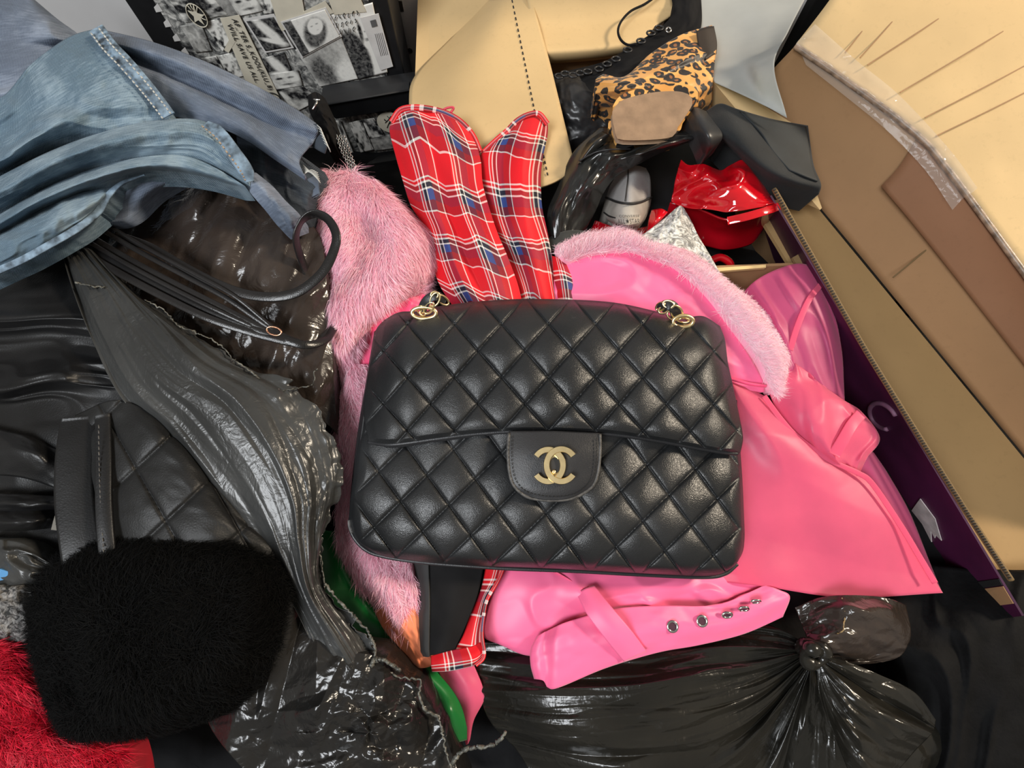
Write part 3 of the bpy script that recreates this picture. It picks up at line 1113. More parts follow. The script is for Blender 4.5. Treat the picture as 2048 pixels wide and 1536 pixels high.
NW = np.cross(onwall(1, 0) - onwall(0, 0), onwall(0, 1) - onwall(0, 0))
NW /= np.linalg.norm(NW)
if NW @ (CAM - onwall(.5, .5)) < 0:
    NW = -NW
ring_ = [onwall(.56 + .030 * math.cos(t), .30 + .22 * math.sin(t)) + NW * .0006 for t in a]
tube('printed_curl', ring_, .0022, M_pp, nw, world=True, n=40, seg=6)
lab = [onwall(.745, .42), onwall(.79, .36), onwall(.835, .44), onwall(.822, .48), onwall(.828, .52), onwall(.812, .52), onwall(.85, .66), onwall(.86, .72), onwall(.82, .86), onwall(.77, .72)]
plate('torn_label', [p + NW * .0012 for p in lab], .0008, plain('dull_white_label', srgb(190, 182, 180), .6, var=.15, vscale=90), nw, world=True)
board('black_band', [onwall(.925, 0) + NW * .0008, onwall(.938, 0) + NW * .0008, onwall(.938, 1) + NW * .0008, onwall(.925, 1) + NW * .0008], .0006, M_ink, nw)
board('tan_band', [onwall(.94, 0) + NW * .0008, onwall(.975, 0) + NW * .0008, onwall(.975, 1) + NW * .0008, onwall(.94, 1) + NW * .0008], .0006, M_kraft3, nw)
# white tissue sheet caught between cabinet and carton
M_tissue = sheer('white_tissue', (.62, .62, .60), .25, .3, .6, 0)
tag(loft('tissue_sheet', [[(1380, -20, -1), (1460, -20, -1), (1540, -20, -.6), (1622, -24, -.4)],
                          [(1386, 60, -.8), (1470, 70, -.4), (1530, 80, 1), (1578, 60, 2)],
                          [(1405, 120, 0), (1480, 130, 1.6), (1515, 135, 4.2), (1548, 132, 6.0)],
                          [(1430, 165, 1.6), (1490, 192, 3.6), (1535, 214, 4.6), (1574, 236, 5.2)]], M_tissue, None, 40, 40, disp=lambda u, v, x, y: .2 * facet(x / 60, y / 70, 8), solid=.0003),
    'thin white tissue paper sheet hanging above the pale carton wall', 'paper')

# ------------------------------------------------------------------ dark heap under everything
M_dark = plain('black_cotton', (.006, .006, .007), .85, var=.3, vscale=40, bump=.3, bscale=300, spec=.2)
xs = np.linspace(-500, 2600, 90)
hp = []
for py in (215, 330, 480, 660, 850, 1050, 1250, 1450, 1680):
    hp.append([(x, py, -4.2 - (2.5 if 1040 < x < 1640 and py < 560 else 0) - (3.5 if py < 260 else 0) - (3 if x > 1640 and py < 900 else 0)) for x in range(-500, 2700, 200)])
hp[0] = [(x, y, -9 if x < 500 else -19) for x, y, z in hp[0]]
hp[1] = [(x, y, -7 if x < 500 else -16) for x, y, z in hp[1]]
hp[2] = [(x, y, -5 if x < 1000 else -13.5 if x < 1700 else -8) for x, y, z in hp[2]]
tag(loft('dark_clothes_heap', hp, M_dark, None, 130, 110, disp=lambda u, v, x, y: .8 * ridge(x / 130, y / 170, 2) - .4, skirt=16), 'deep heap of black clothes showing only in gaps beneath the other garments', 'clothes')

# ------------------------------------------------------------------ things in the shoe carton
M_leo = leopard('leopard_suede')
M_shiny = leather('black_shiny_leather', (.016, .016, .015), .22, 700, .10, .6)
M_suede = plain('black_suede', srgb(24, 27, 29), .8, var=.18, vscale=40, bump=.25, bscale=900, sheen=.04)
M_smooth = leather('black_smooth_leather', (.022, .022, .023), .34, 800, .12, .5)
M_velvet = plain('black_velvet', (.008, .0075, .008), .85, var=.25, spec=.2)
M_patent = plain('red_patent', (.62, .004, .012), .06, var=.1, coat=1.0, spec=.6)
M_patshade = plain('red_patent_shade', (.40, .003, .010), .10, var=.1, coat=1.0, spec=.6)  # darker copy of the red patent, with the deep shade in its colour

# leopard shoe lying on its side
ls = thing('leopard_shoe', 'leopard print shoe lying on its side with its sole turned up', 'shoe', tuple(Wp(1310, 190, -3)))
loft('upper', [[(1206, 148, .6), (1250, 152, 1.2), (1300, 108, 1.4), (1361, 70, 1.4), (1424, 50, .6)],
               [(1192, 158, 1.4), (1250, 160, 3.2), (1310, 138, 2.4), (1372, 106, 2.2), (1433, 84, 1.2)],
               [(1190, 176, 1.6), (1250, 172, 3.6), (1315, 158, 3.2), (1378, 138, 2.8), (1430, 120, 1.6)],
               [(1194, 198, 1.2), (1255, 190, 3.2), (1320, 182, 3.6), (1382, 172, 3.2), (1426, 160, 1.6)],
               [(1198, 216, -.6), (1250, 215, .8), (1320, 218, 1.6), (1385, 215, 1.4), (1424, 204, 0)]], M_leo, ls, 80, 70,
     disp=lambda u, v, x, y: .55 * ridge(u * 1.6 + .2, v * 4.2, 31, 1) * np.sin(np.pi * v) + .15 * fbm(u * 5, v * 6, 6), skirt=4)
so = [(1229, 224), (1240, 208), (1262, 198), (1310, 188), (1352, 186), (1375, 192), (1381, 206), (1370, 226), (1352, 252), (1336, 272), (1245, 276), (1234, 258), (1229, 240)]
oS = np.array(crl([(x, y, 4.6) for x, y in so + so[:1]], 40)[:-1])
rim = oS.copy()
ctr = rim[:, :2].mean(0)
rim[:, :2] = ctr + (rim[:, :2] - ctr) * np.array([1.07, 1.12]) + [6, -10]
rim[:, 2] = 4.1
plate('sole_rim', rim, .022, M_leo, ls, bevel=.002, smooth=True)
plate('sole', oS, .006, plain('taupe_leather_sole', srgb(150, 122, 96), .55, var=.14, vscale=60, bump=.3, bscale=300), ls, bevel=.002)
loft('topline', [[(1393, 62, 1.9), (1410, 55, 1.9), (1428, 52, 1.5)], [(1398, 90, 2.1), (1416, 84, 2.1), (1434, 84, 1.6)], [(1412, 118, 2.2), (1424, 110, 2.2), (1433, 108, 1.7)]], plain('dark_brown_binding', (.03, .02, .013), .6), ls, 14, 14)

# black lace-up boot
lb = thing('lace_up_boot', 'black lace-up boot with hook loops and a trailing lace behind the leopard shoe', 'boot', tuple(Wp(1200, 180, -6)))
loft('shaft', [[(1096, 150, -3), (1150, 138, -2), (1210, 122, -1), (1262, 92, -.4), (1320, 55, -.2), (1345, 25, -.2), (1350, -20, -.6)],
               [(1098, 180, -2.4), (1160, 168, -1.4), (1225, 145, -.4), (1285, 110, .2), (1340, 78, .4), (1375, 45, .4), (1380, -20, -.2)],
               [(1100, 215, -2.8), (1170, 200, -1.8), (1232, 172, -.8), (1295, 138, -.2), (1355, 105, 0), (1400, 62, -.1), (1402, -20, -.8)]], M_velvet, lb, 70, 30, disp=lambda u, v, x, y: .25 * fbm(u * 9, v * 3, 3), skirt=5)
loft('vamp', [[(1098, 150, -2.6), (1150, 145, -1.6), (1200, 160, -2.6)], [(1100, 200, -2), (1155, 195, -.6), (1205, 200, -2)],
              [(1106, 240, -2.4), (1165, 235, -1.2), (1225, 225, -2.6)], [(1120, 290, -3), (1180, 270, -2.4), (1240, 255, -3)]], M_smooth, lb, 40, 40, disp=lambda u, v, x, y: .2 * fbm(u * 5, v * 5, 9), skirt=5)
lo_pts = [(1118, 152), (1130, 147), (1146, 150), (1160, 146), (1175, 143), (1198, 138), (1214, 128), (1232, 118), (1255, 100), (1282, 82), (1302, 66), (1318, 56)]
for k, (x, y) in enumerate(lo_pts):
    c = Wp(x, y, -1.2 + k * .12)
    torus('lace_loop', c, np.array([1.0, 0, 0]), UP * .8 + FWD * .3, .0042, .0010, M_smooth, lb, 1.1, 16, 6)
tube('lace', [(1318, -12, -.4), (1290, 8, -.4), (1262, 22, -.4), (1243, 42, -.3), (1236, 62, -.2), (1242, 80, 0), (1256, 90, .2), (1272, 88, .4)], .0013, M_velvet, lb, n=40)
torus('eyelet', Wp(1337, 60, .7), np.array([1.0, 0, 0]), UP, .0026, .0009, M_steel, lb)

# black leather skirt/jacket piece
lj = thing('leather_garment', 'crumpled shiny black leather garment between the leopard sole and the grey sneaker', 'garment', tuple(Wp(1220, 340, -3)))
loft('panel', [[(1096, 480, 0), (1094, 425, .4), (1116, 372, .6), (1146, 305, 1.2), (1190, 262, 1.8), (1212, 254, 2), (1245, 276, 1.8), (1306, 255, 3.0), (1392, 266, 3.4)],
               [(1118, 478, .6), (1122, 425, 1.6), (1150, 372, 2.2), (1180, 325, 2.8), (1215, 300, 3.6), (1250, 296, 2.8), (1300, 276, 3.6), (1345, 272, 3.8), (1396, 271, 3.6)],
               [(1140, 474, .4), (1152, 422, 1.2), (1180, 372, 3.0), (1208, 342, 2.6), (1240, 322, 3.4), (1275, 308, 4.2), (1315, 294, 4.2), (1352, 285, 4.0), (1392, 276, 3.6)],
               [(1165, 470, -1.2), (1190, 425, -.6), (1206, 388, .8), (1226, 360, 1.2), (1250, 342, 1.6), (1282, 326, 2.2), (1318, 308, 2.6), (1352, 294, 3.0), (1390, 280, 3.2)]], M_shiny, lj, 110, 60,
     disp=lambda u, v, x, y: .8 * crumple(u * 5, v * 2.6, 12, .4) * np.sin(np.pi * v))
tube('seam', [(1158, 322, 2.9), (1190, 305, 3.4), (1222, 299, 3.9), (1262, 298, 3.4)], .0008, M_black, lj, n=24)
loft('fold', [[(1150, 330, 1.6), (1175, 285, 2.4), (1205, 262, 2.8)], [(1160, 325, 2.6), (1190, 285, 3.8), (1216, 268, 3.6)], [(1180, 315, 2.4), (1205, 290, 3.4), (1228, 278, 2.8)]], M_shiny, lj, 30, 30)
loft('facing', [[(1235, 285, 3.4), (1300, 259, 3.7), (1388, 270, 3.9)], [(1232, 293, 3.6), (1300, 272, 4.1), (1388, 274, 4.2)], [(1240, 300, 3.4), (1300, 283, 4.1), (1386, 279, 4.1)]], M_velvet, lj, 30, 14)
tag(loft('grey_wool_scrap', [[(1092, 478, .2), (1130, 462, .8), (1170, 462, .6), (1215, 475, .2)], [(1090, 510, .2), (1130, 505, .6), (1180, 500, .4), (1230, 500, 0)]], plain('charcoal_wool', (.03, .032, .028), .85, var=.3, vscale=70, sheen=.2), None, 30, 16), 'dark grey woollen scrap between the tartan top and the pink fur trim', 'cloth')

# pointed suede shoe with a strap
ps = thing('suede_shoe', 'dark grey pointed suede shoe with a wide leather strap, leaning on the carton wall', 'shoe', tuple(Wp(1520, 300, 0)))
loft('upper', [[(1412, 222, 2.2), (1440, 207, 2.8), (1475, 218, 3.0), (1545, 238, 3.0), (1616, 251, 2.4)],
               [(1420, 240, 3.2), (1460, 236, 4.0), (1510, 258, 3.9), (1570, 278, 3.4), (1621, 290, 2.8)],
               [(1432, 262, 3.6), (1478, 272, 4.6), (1525, 300, 4.6), (1580, 325, 4.0), (1628, 332, 3.2)],
               [(1444, 278, 3.0), (1488, 308, 4.2), (1535, 340, 4.4), (1590, 362, 4.0), (1642, 368, 3.4)],
               [(1450, 286, 1.4), (1490, 326, 2.2), (1536, 362, 2.6), (1590, 377, 2.6), (1638, 388, 2.8)]], M_suede, ps, 60, 50, skirt=3)
loft('lining', [[(1480, 222, 3.3), (1545, 240, 3.5), (1612, 254, 3.0)], [(1520, 262, 4.1), (1570, 278, 3.8), (1617, 286, 3.2)], [(1545, 300, 4.3), (1585, 318, 4.1), (1624, 330, 3.5)], [(1580, 340, 4.3), (1610, 352, 4.1), (1636, 362, 3.7)]], plain('black_lining', (.018, .022, .024), .7, var=.2), ps, 30, 30)
loft('strap', [[(1364, 226, 2.6), (1388, 214, 3.6), (1412, 222, 3.2)], [(1378, 245, 4.2), (1402, 236, 5.2), (1430, 246, 4.2)], [(1390, 268, 4.6), (1416, 266, 5.8), (1444, 266, 4.8)],
               [(1400, 290, 4.0), (1420, 292, 5.0), (1442, 282, 4.4)], [(1406, 308, 3.0), (1414, 308, 3.4), (1424, 300, 3.4)]], M_smooth, ps, 40, 40, skirt=1.5)

# grey sneaker, heel up
gs = thing('canvas_sneaker', 'grey canvas sneaker standing heel outwards with a dark heel stripe', 'shoe', tuple(Wp(1255, 400, -6)))
M_canvas = plain('grey_canvas', srgb(168, 164, 162), .75, var=.1, vscale=40, bump=.5, bscale=1200)
M_rubber = plain('grey_rubber', srgb(166, 160, 152), .5, var=.14, vscale=50)


def bulge(hs):
    return hs


loft('heel_canvas', [[(1250, 336, -2.5), (1272, 331, -1.6), (1292, 336, -2.4)], [(1236, 348, -2.2), (1268, 344, .2), (1300, 352, -2.0)], [(1220, 372, -2.4), (1260, 374, 1.2), (1302, 372, -1.8)],
                     [(1213, 394, -2.6), (1258, 404, 1.6), (1302, 394, -2.0)]], M_canvas, gs, 30, 30, skirt=5)
loft('sole_wall', [[(1212, 396, -2.4), (1235, 404, .8), (1258, 407, 1.7), (1282, 404, .8), (1303, 396, -1.8)],
                   [(1207, 415, -2.4), (1232, 424, 1.0), (1256, 427, 1.9), (1280, 424, 1.0), (1300, 414, -1.8)],
                   [(1210, 434, -2.4), (1232, 444, 1.0), (1254, 448, 1.8), (1276, 446, 1.0), (1292, 436, -1.8)],
                   [(1218, 444, -3.4), (1236, 454, -.8), (1254, 458, -.2), (1272, 456, -.8), (1286, 446, -2.6)]], M_rubber, gs, 40, 30, skirt=4)
tube('stripe', [(1212, 395, -2.2), (1235, 404, 1.05), (1258, 407, 1.95), (1282, 404, 1.05), (1303, 395, -1.6)], .0011, M_ink, gs, n=40)
tube('stripe', [(1208, 425, -2.1), (1218, 432, -.6), (1232, 436, 1.1)], .0008, M_ink, gs, n=20)
tube('seam', [(1256, 337, -.6), (1255, 362, 1.05), (1250, 402, 1.75)], .0005, M_ink, gs, n=20)
lp = loft('heel_label', [[(1233, 431, 1.25), (1256, 435, 2.1), (1283, 431, 1.2)], [(1234, 446, 1.15), (1255, 450, 1.95), (1279, 446, 1.1)]], plain('worn_label', srgb(176, 168, 156), .5, var=.1), gs, 20, 10, solid=.0008)
o1 = Wp(1236, 447.5, 2.35)
text('lettering', 'ALL★STAR', o1, Wp(1279, 447, 2.3) - o1, UP + FWD * .3, .0075, M_ink, lp, squeeze=.52)
o2 = Wp(1238, 434.5, 2.4)
text('lettering', 'CONVERSE', o2, Wp(1280, 434, 2.35) - o2, UP + FWD * .3, .0036, M_ink, lp, squeeze=1.0)

# dark sheet added as the deep shadow at the carton's bottom
tag(loft('shadow_sheet', [[(1090, 250, -7), (1200, 280, -6), (1330, 280, -6), (1450, 280, -6.5)], [(1080, 360, -6.5), (1200, 370, -5.5), (1330, 370, -5.5), (1460, 370, -6)], [(1080, 450, -6.5), (1200, 460, -6), (1330, 455, -6), (1470, 440, -6.5)], [(1080, 540, -7), (1200, 540, -7), (1330, 540, -7), (1440, 520, -7.5)]], plain('shadow_black', (.008, .007, .008), .5, var=.3), None, 50, 50, disp=lambda u, v, x, y: .6 * facet(u * 4, v * 4, 3), skirt=4), 'black satin cloth in the depth of the carton around the grey sneaker', 'cloth')

# red patent boot
rb_ = thing('patent_boot', 'glossy red patent boot crumpled in the carton corner', 'boot', tuple(Wp(1450, 400, -5)))
loft('shaft', [[(1362, 319, 1.0), (1378, 330, 1.6), (1408, 328, 1.8), (1440, 340, .8), (1458, 331, 1.2), (1484, 319, 1.8), (1500, 332, 1.4)],
               [(1356, 338, .8), (1385, 350, 1.8), (1420, 352, 2.2), (1450, 352, 1.8), (1478, 342, 3.0), (1505, 346, 2.6), (1522, 362, 1.6)],
               [(1350, 362, .2), (1385, 372, 1.0), (1420, 376, 2.0), (1452, 370, 3.4), (1486, 366, 3.6), (1518, 372, 2.8), (1538, 386, 1.6)],
               [(1346, 384, -.4), (1385, 394, .6), (1418, 396, 2.4), (1452, 394, 3.2), (1488, 394, 3.4), (1525, 398, 3.0), (1552, 404, 2.0)],
               [(1342, 405, -1), (1380, 415, 0), (1416, 418, 1.2), (1452, 424, 2.0), (1490, 420, 2.6), (1528, 414, 2.8), (1558, 412, 2.2)]], M_patent, rb_, 100, 80,
     disp=lambda u, v, x, y: .5 * ridge(u * 2.4 + v, v * 1.6, 44, 2) - .2)
ribbon('top_band', [(1558, 413, 2.5), (1525, 424, 3.0), (1490, 434, 2.8), (1455, 442, 2.2)], .75, .12, M_patent, rb_, 30)
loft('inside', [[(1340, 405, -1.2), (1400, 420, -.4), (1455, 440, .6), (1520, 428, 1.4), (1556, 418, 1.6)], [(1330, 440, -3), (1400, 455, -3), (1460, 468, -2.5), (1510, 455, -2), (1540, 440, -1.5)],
                [(1320, 480, -4), (1400, 490, -4.5), (1450, 500, -4.5), (1500, 490, -4.5), (1520, 470, -4)]], M_patshade, rb_, 40, 30)
loft('foot', [[(1190, 440, -2.6), (1250, 458, -2.2), (1300, 450, -2.2), (1330, 430, -2)], [(1180, 470, -2.4), (1250, 480, -1.4), (1310, 470, -1.6), (1350, 450, -2)], [(1190, 500, -3), (1250, 510, -2.4), (1320, 500, -2.4), (1370, 480, -3)]], M_patshade, rb_, 40, 30, disp=lambda u, v, x, y: .4 * ridge(u * 3, v * 2, 5))
loft('buckle_tab', [[(1303, 420, -.6), (1322, 417, .2), (1336, 424, .2)], [(1297, 440, -.4), (1312, 440, .6), (1326, 436, .4)], [(1294, 462, -1), (1302, 460, -.4), (1310, 456, -.4)]], M_patent, rb_, 16, 16)
tube('heel_edge', [(1416, 524, -3), (1440, 515, -2.8), (1458, 524, -2.8), (1462, 534, -3)], .004, M_patent, rb_, n=20)

# silver crushed velvet
t_ = NT('silver_crushed_velvet')
v_ = t_.coords('Object')
cn = t_.noise(v_, 95, 4, .65, 2.5)
t_.set(Base_Color=t_.ramp(cn, [(.40, srgb(120, 118, 112)), (.5, srgb(196, 194, 186)), (.62, srgb(250, 248, 240))]), Roughness=.42, Normal=t_.bump(cn, .8, .003))
t_.b.inputs['Sheen Weight'].default_value = .4
M_silverv = t_.m
sv = loft('silver_velvet_cloth', [[(1352, 416, .4), (1361, 411, .6), (1368, 416, .4)], [(1325, 440, .6), (1356, 436, 1.6), (1384, 444, .6)], [(1290, 466, .4), (1345, 466, 2.0), (1396, 470, .8)],
                                  [(1268, 484, .2), (1340, 500, 1.8), (1420, 510, 1.0)], [(1290, 520, 0), (1370, 540, .8), (1448, 560, .6)]], M_silverv, None, 50, 50, disp=lambda u, v, x, y: .25 * fbm(u * 7, v * 7, 3), skirt=2)
tag(sv, 'silver crushed velvet cloth rising to a point behind the pink fur trim', 'cloth')

# ------------------------------------------------------------------ tartan top
M_tar = tartan('red_tartan')
tt = thing('tartan_corset', 'red tartan corset top with two pleated cups standing behind the handbag', 'garment', tuple(Wp(960, 420, -2)))


def pleat(u, v, x, y):
    s = np.sin(np.pi * np.clip(v, 0, 1)) ** .5
    return s * (.8 * np.abs(((u * 2.6 + .15 + .25 * vn(v * 3, 0, 4)) % 1.0) - .5) * 2 - .2) + .30 * vn(u * 3, v * 5, 14)


cup = loft('cup', [[(784, 240, 1.2), (800, 216, 1.8), (826, 210, 2.2), (862, 214, 2.4), (895, 224, 2.2), (920, 240, 1.6)],
             [(779, 262, 1.6), (810, 250, 3.0), (840, 248, 3.4), (880, 252, 3.4), (915, 262, 3.0), (946, 276, 1.8)],
             [(790, 308, 1.6), (815, 305, 3.4), (850, 302, 3.8), (890, 306, 3.9), (925, 312, 3.4), (961, 318, 2.0)],
             [(805, 360, 1.4), (830, 360, 3.2), (865, 360, 3.8), (905, 366, 4.0), (935, 368, 3.6), (966, 370, 2.4)],
             [(821, 410, 1.2), (848, 415, 3.0), (885, 420, 3.6), (925, 424, 4.0), (955, 426, 3.8), (982, 427, 2.8)],
             [(845, 452, 1.2), (872, 460, 2.8), (910, 466, 3.6), (945, 470, 4.0), (972, 470, 3.8), (997, 470, 2.8)],
             [(862, 520, 1.2), (890, 523, 2.8), (930, 525, 3.4), (968, 522, 3.8), (994, 518, 3.6), (1016, 515, 2.8)],
             [(880, 572, 1.0), (910, 575, 2.2), (945, 575, 3.0), (985, 572, 3.4), (1012, 570, 3.2), (1036, 570, 2.6)],
             [(911, 620, .6), (935, 625, 1.6), (965, 625, 2.4), (1000, 622, 2.6), (1025, 622, 2.6), (1048, 622, 2.0)]], M_tar, tt, 110, 140, disp=pleat, uvs=(2.0, 3.7), solid=.0015, uvw=lambda u, v: (.10 * vn(u * 2, v * 3, 5), .22 * np.abs(((u * 2.6 + .15) % 1.0) - .5) + .14 * vn(u * 4, v * 4, 6) - .25 * u))
loft('cup', [[(1010, 262, 1.4), (1030, 240, 1.8), (1052, 227, 2.0), (1075, 223, 2.0), (1096, 246, 1.4)],
             [(975, 292, 1.6), (1005, 278, 2.8), (1040, 268, 3.2), (1068, 266, 3.0), (1095, 272, 1.6)],
             [(958, 318, 1.4), (990, 312, 2.6), (1030, 308, 3.2), (1060, 307, 3.0), (1087, 310, 1.6)],
             [(958, 370, 1.6), (990, 362, 2.8), (1025, 356, 3.4), (1055, 352, 3.2), (1082, 352, 1.8)],
             [(970, 430, 1.6), (1005, 420, 2.8), (1035, 414, 3.4), (1060, 410, 3.2), (1084, 410, 1.8)],
             [(985, 475, 1.6), (1015, 466, 2.8), (1045, 458, 3.2), (1068, 455, 3.0), (1093, 455, 1.6)],
             [(1005, 520, 1.4), (1035, 510, 2.4), (1060, 503, 3.0), (1082, 500, 2.8), (1102, 500, 1.4)],
             [(1028, 575, 1.4), (1050, 568, 2.2), (1072, 560, 2.6), (1092, 555, 2.4), (1110, 556, 1.2)],
             [(1044, 625, 1.0), (1065, 622, 1.6), (1085, 618, 2.0), (1102, 615, 1.8), (1118, 616, .8)]], M_tar, tt, 70, 120,
     disp=lambda u, v, x, y: .45 * np.abs(((u * 1.5 + .1 * vn(v * 3, 1, 9)) % 1) - .5) * 2 * np.sin(np.pi * v) ** .5 - .2 + .22 * vn(u * 3, v * 4, 3), uvs=(1.5, 3.6), solid=.0015, uvw=lambda u, v: (.08 * vn(u * 2, v * 3, 15), .16 * np.abs(((u * 1.5) % 1) - .5) + .10 * vn(u * 3, v * 4, 16) - .3 * u))
loft('side_panel', [[(1098, 510, .8), (1118, 516, 1.6), (1136, 528, 1.2)], [(1102, 550, .8), (1126, 548, 2.0), (1152, 560, 1.0)], [(1108, 585, .8), (1132, 582, 1.8), (1158, 590, .8)], [(1115, 620, .6), (1138, 622, 1.4), (1160, 622, .6)]], M_tar, tt, 24, 30, uvs=(.8, 1.0))
# rolled top hems
ribbon('hem', [(783, 244, 1.7), (800, 221, 2.3), (828, 215, 2.8), (865, 219, 2.9), (897, 229, 2.7), (924, 246, 2.2), (946, 272, 2.0), (960, 304, 2.1)], .55, .22, M_tar, tt, 50)
ribbon('hem', [(968, 304, 1.9), (990, 283, 2.3), (1014, 262, 2.4), (1034, 242, 2.4), (1056, 230, 2.5), (1078, 228, 2.5), (1095, 248, 1.9)], .5, .22, M_tar, tt, 50)
tube('ribbon_loop', [(880, 224, 2.6), (894, 216, 2.8), (907, 215, 2.8), (904, 222, 2.6), (896, 232, 2.5)], .0011, plain('pink_ribbon', srgb(214, 70, 90), .5), tt, n=24)
# tartan end that comes out below the handbag
loft('end', [[(972, 1122, 1.6), (990, 1120, 1.9), (1010, 1122, 1.8)], [(966, 1160, 1.7), (982, 1160, 2.2), (997, 1160, 2.0)], [(955, 1195, 1.7), (966, 1196, 2.1), (974, 1198, 2.0)],
             [(938, 1235, 1.7), (952, 1237, 2.1), (966, 1240, 2.0)], [(926, 1270, 1.7), (945, 1272, 2.1), (963, 1272, 2.0)], [(908, 1302, 1.6), (940, 1308, 2.0), (968, 1312, 1.9)]], M_tar, tt, 24, 60, uvs=(.5, 1.4))
loft('end_band', [[(862, 1312, 1.7), (888, 1304, 2.1), (915, 1298, 2.2), (945, 1292, 2.1), (960, 1284, 2.0)], [(862, 1328, 1.9), (890, 1324, 2.5), (918, 1320, 2.6), (950, 1314, 2.5), (968, 1300, 2.2)], [(864, 1344, 1.6), (892, 1343, 2.0), (922, 1338, 2.1), (950, 1330, 2.0), (968, 1314, 2.0)]], M_tar, tt, 40, 20, uvs=(1.1, .45))
ribbon('end_hem', [(1009, 1130, 2.2), (996, 1161, 2.3), (974, 1200, 2.4), (966, 1240, 2.3), (964, 1272, 2.3), (968, 1312, 2.4), (952, 1330, 2.3)], .28, .16, M_tar, tt, 50)

# black velvet belt end below the handbag
bb = thing('velvet_belt', 'folded black velvet belt end hanging below the handbag beside the tartan end', 'belt', tuple(Wp(900, 1220, 0)))
loft('front', [[(852, 1108, 1.6), (910, 1112, 2.4), (970, 1120, 2.2)], [(856, 1190, 1.8), (906, 1192, 2.6), (955, 1190, 2.2)], [(856, 1250, 1.9), (895, 1248, 2.7), (932, 1250, 2.3)], [(855, 1312, 1.9), (880, 1307, 2.5), (910, 1298, 2.2)]], M_velvet, bb, 30, 40)
loft('fold', [[(824, 1108, .8), (840, 1108, 1.6), (856, 1108, 1.9)], [(838, 1205, .9), (848, 1200, 1.8), (858, 1196, 2.1)], [(833, 1235, 1.0), (846, 1236, 1.9), (858, 1240, 2.2)], [(834, 1290, 1.0), (845, 1294, 1.9), (857, 1296, 2.2)], [(845, 1313, 1.2), (852, 1314, 1.9), (858, 1314, 2.1)]], plain('black_velvet_back', (.02, .019, .019), .7, var=.2, sheen=.1), bb, 16, 40)

# ------------------------------------------------------------------ pink coat
PINK = srgb(252, 92, 150)
M_pink = plain('pink_satin', srgb(253, 108, 156), .45, var=.04, vscale=20, bump=.08, bscale=60, sheen=.25)
M_pinkhot = plain('hot_pink_lining', srgb(246, 76, 126), .45, var=.05, vscale=20, sheen=.2)
M_pinksheer = sheer('pink_organza', srgb(236, 112, 164), .38, .35)
M_pinksheer2 = sheer('pink_organza_dense', srgb(250, 112, 152), .18, .35)
M_furbase = plain('pink_fur_base', srgb(250, 176, 200), .8, var=.04)
M_fur = hair('pink_fur', srgb(255, 176, 200), srgb(255, 226, 236), trans=.15)
M_fur2 = hair('pale_pink_fur', srgb(255, 194, 212), srgb(255, 234, 240), trans=.15)
pc = thing('pink_coat', 'bright pink coat with fluffy faux fur collar and sheer organza skirt under the handbag', 'coat', tuple(Wp(1150, 900, -3)))
o, P = loft('fur_collar', [[(636, 352, 1.4), (665, 345, 2.2), (700, 346, 2.4), (735, 360, 2.2), (762, 382, 1.2)],
                           [(616, 395, 1.6), (660, 390, 3.6), (710, 395, 4.0), (765, 405, 3.4), (815, 435, 1.6)],
                           [(612, 450, 1.6), (660, 455, 3.8), (720, 455, 3.6), (790, 455, 4.4), (852, 482, 1.8)],
                           [(625, 510, 1.6), (680, 515, 3.8), (740, 515, 4.2), (800, 520, 4.6), (858, 536, 1.6)],
                           [(640, 570, 1.6), (685, 575, 3.6), (730, 575, 4.2), (785, 565, 4.0), (835, 582, 1.2)],
                           [(652, 630, 1.6), (685, 635, 3.4), (712, 632, 3.6), (738, 625, 3.0), (758, 618, 1.2)],
                           [(660, 690, 1.4), (680, 692, 2.8), (698, 690, 2.8), (712, 686, 2.2), (728, 678, 1.0)],
                           [(672, 736, .8), (682, 740, 1.4), (692, 738, 1.6), (700, 732, 1.4), (708, 724, .8)]], M_furbase, pc, 60, 80,
              disp=lambda u, v, x, y: .35 * fbm(u * 3, v * 5, 7), skirt=3, ret=True)
fur('fur', P, 60000, .017, lambda u, v: ((u - .45) * 2.0, .8 + .5 * v), M_fur, o, 3, .35, .00022, .25, 9, .55)
o, P = loft('fur_front_edge', [[(684, 732, .8), (712, 728, 1.6), (760, 730, 1.2)], [(680, 800, .8), (712, 800, 1.8), (760, 800, 1.2)], [(678, 870, .8), (708, 870, 1.8), (750, 870, 1.2)], [(684, 960, .7), (708, 962, 1.6), (755, 960, 1.2)],
                               [(672, 1030, .5), (712, 1040, 1.4), (790, 1050, 1.2)], [(685, 1090, .4), (745, 1105, 1.4), (815, 1105, 1.2)], [(722, 1155, .4), (775, 1165, 1.6), (828, 1155, 1.2)], [(755, 1205, .4), (798, 1215, 1.4), (832, 1205, 1.0)], [(785, 1248, .4), (808, 1255, 1.0), (832, 1245, .8)]],
             M_furbase, pc, 40, 80, disp=lambda u, v, x, y: .25 * fbm(u * 3, v * 8, 5), skirt=2.5, ret=True)
fur('fur', P, 26000, .013, (.1, 1.0), M_fur, o, 5, .3, .0002, .3, 12, .5)
loft('lining', [[(700, 600, .2), (760, 560, .8), (820, 560, 1.0), (870, 600, .6)], [(690, 680, .4), (730, 650, 1.6), (790, 620, 1.8), (860, 620, .8)], [(690, 740, .4), (725, 720, 1.2), (780, 720, 1.0), (840, 700, .6)], [(690, 800, .2), (730, 800, .8), (780, 800, .6), (840, 800, .4)], [(690, 880, 0), (730, 880, .4), (780, 880, .4), (840, 880, .2)]], M_pinkhot, pc, 40, 50,
     disp=lambda u, v, x, y: .3 * ridge(u * 2, v * 3, 3))
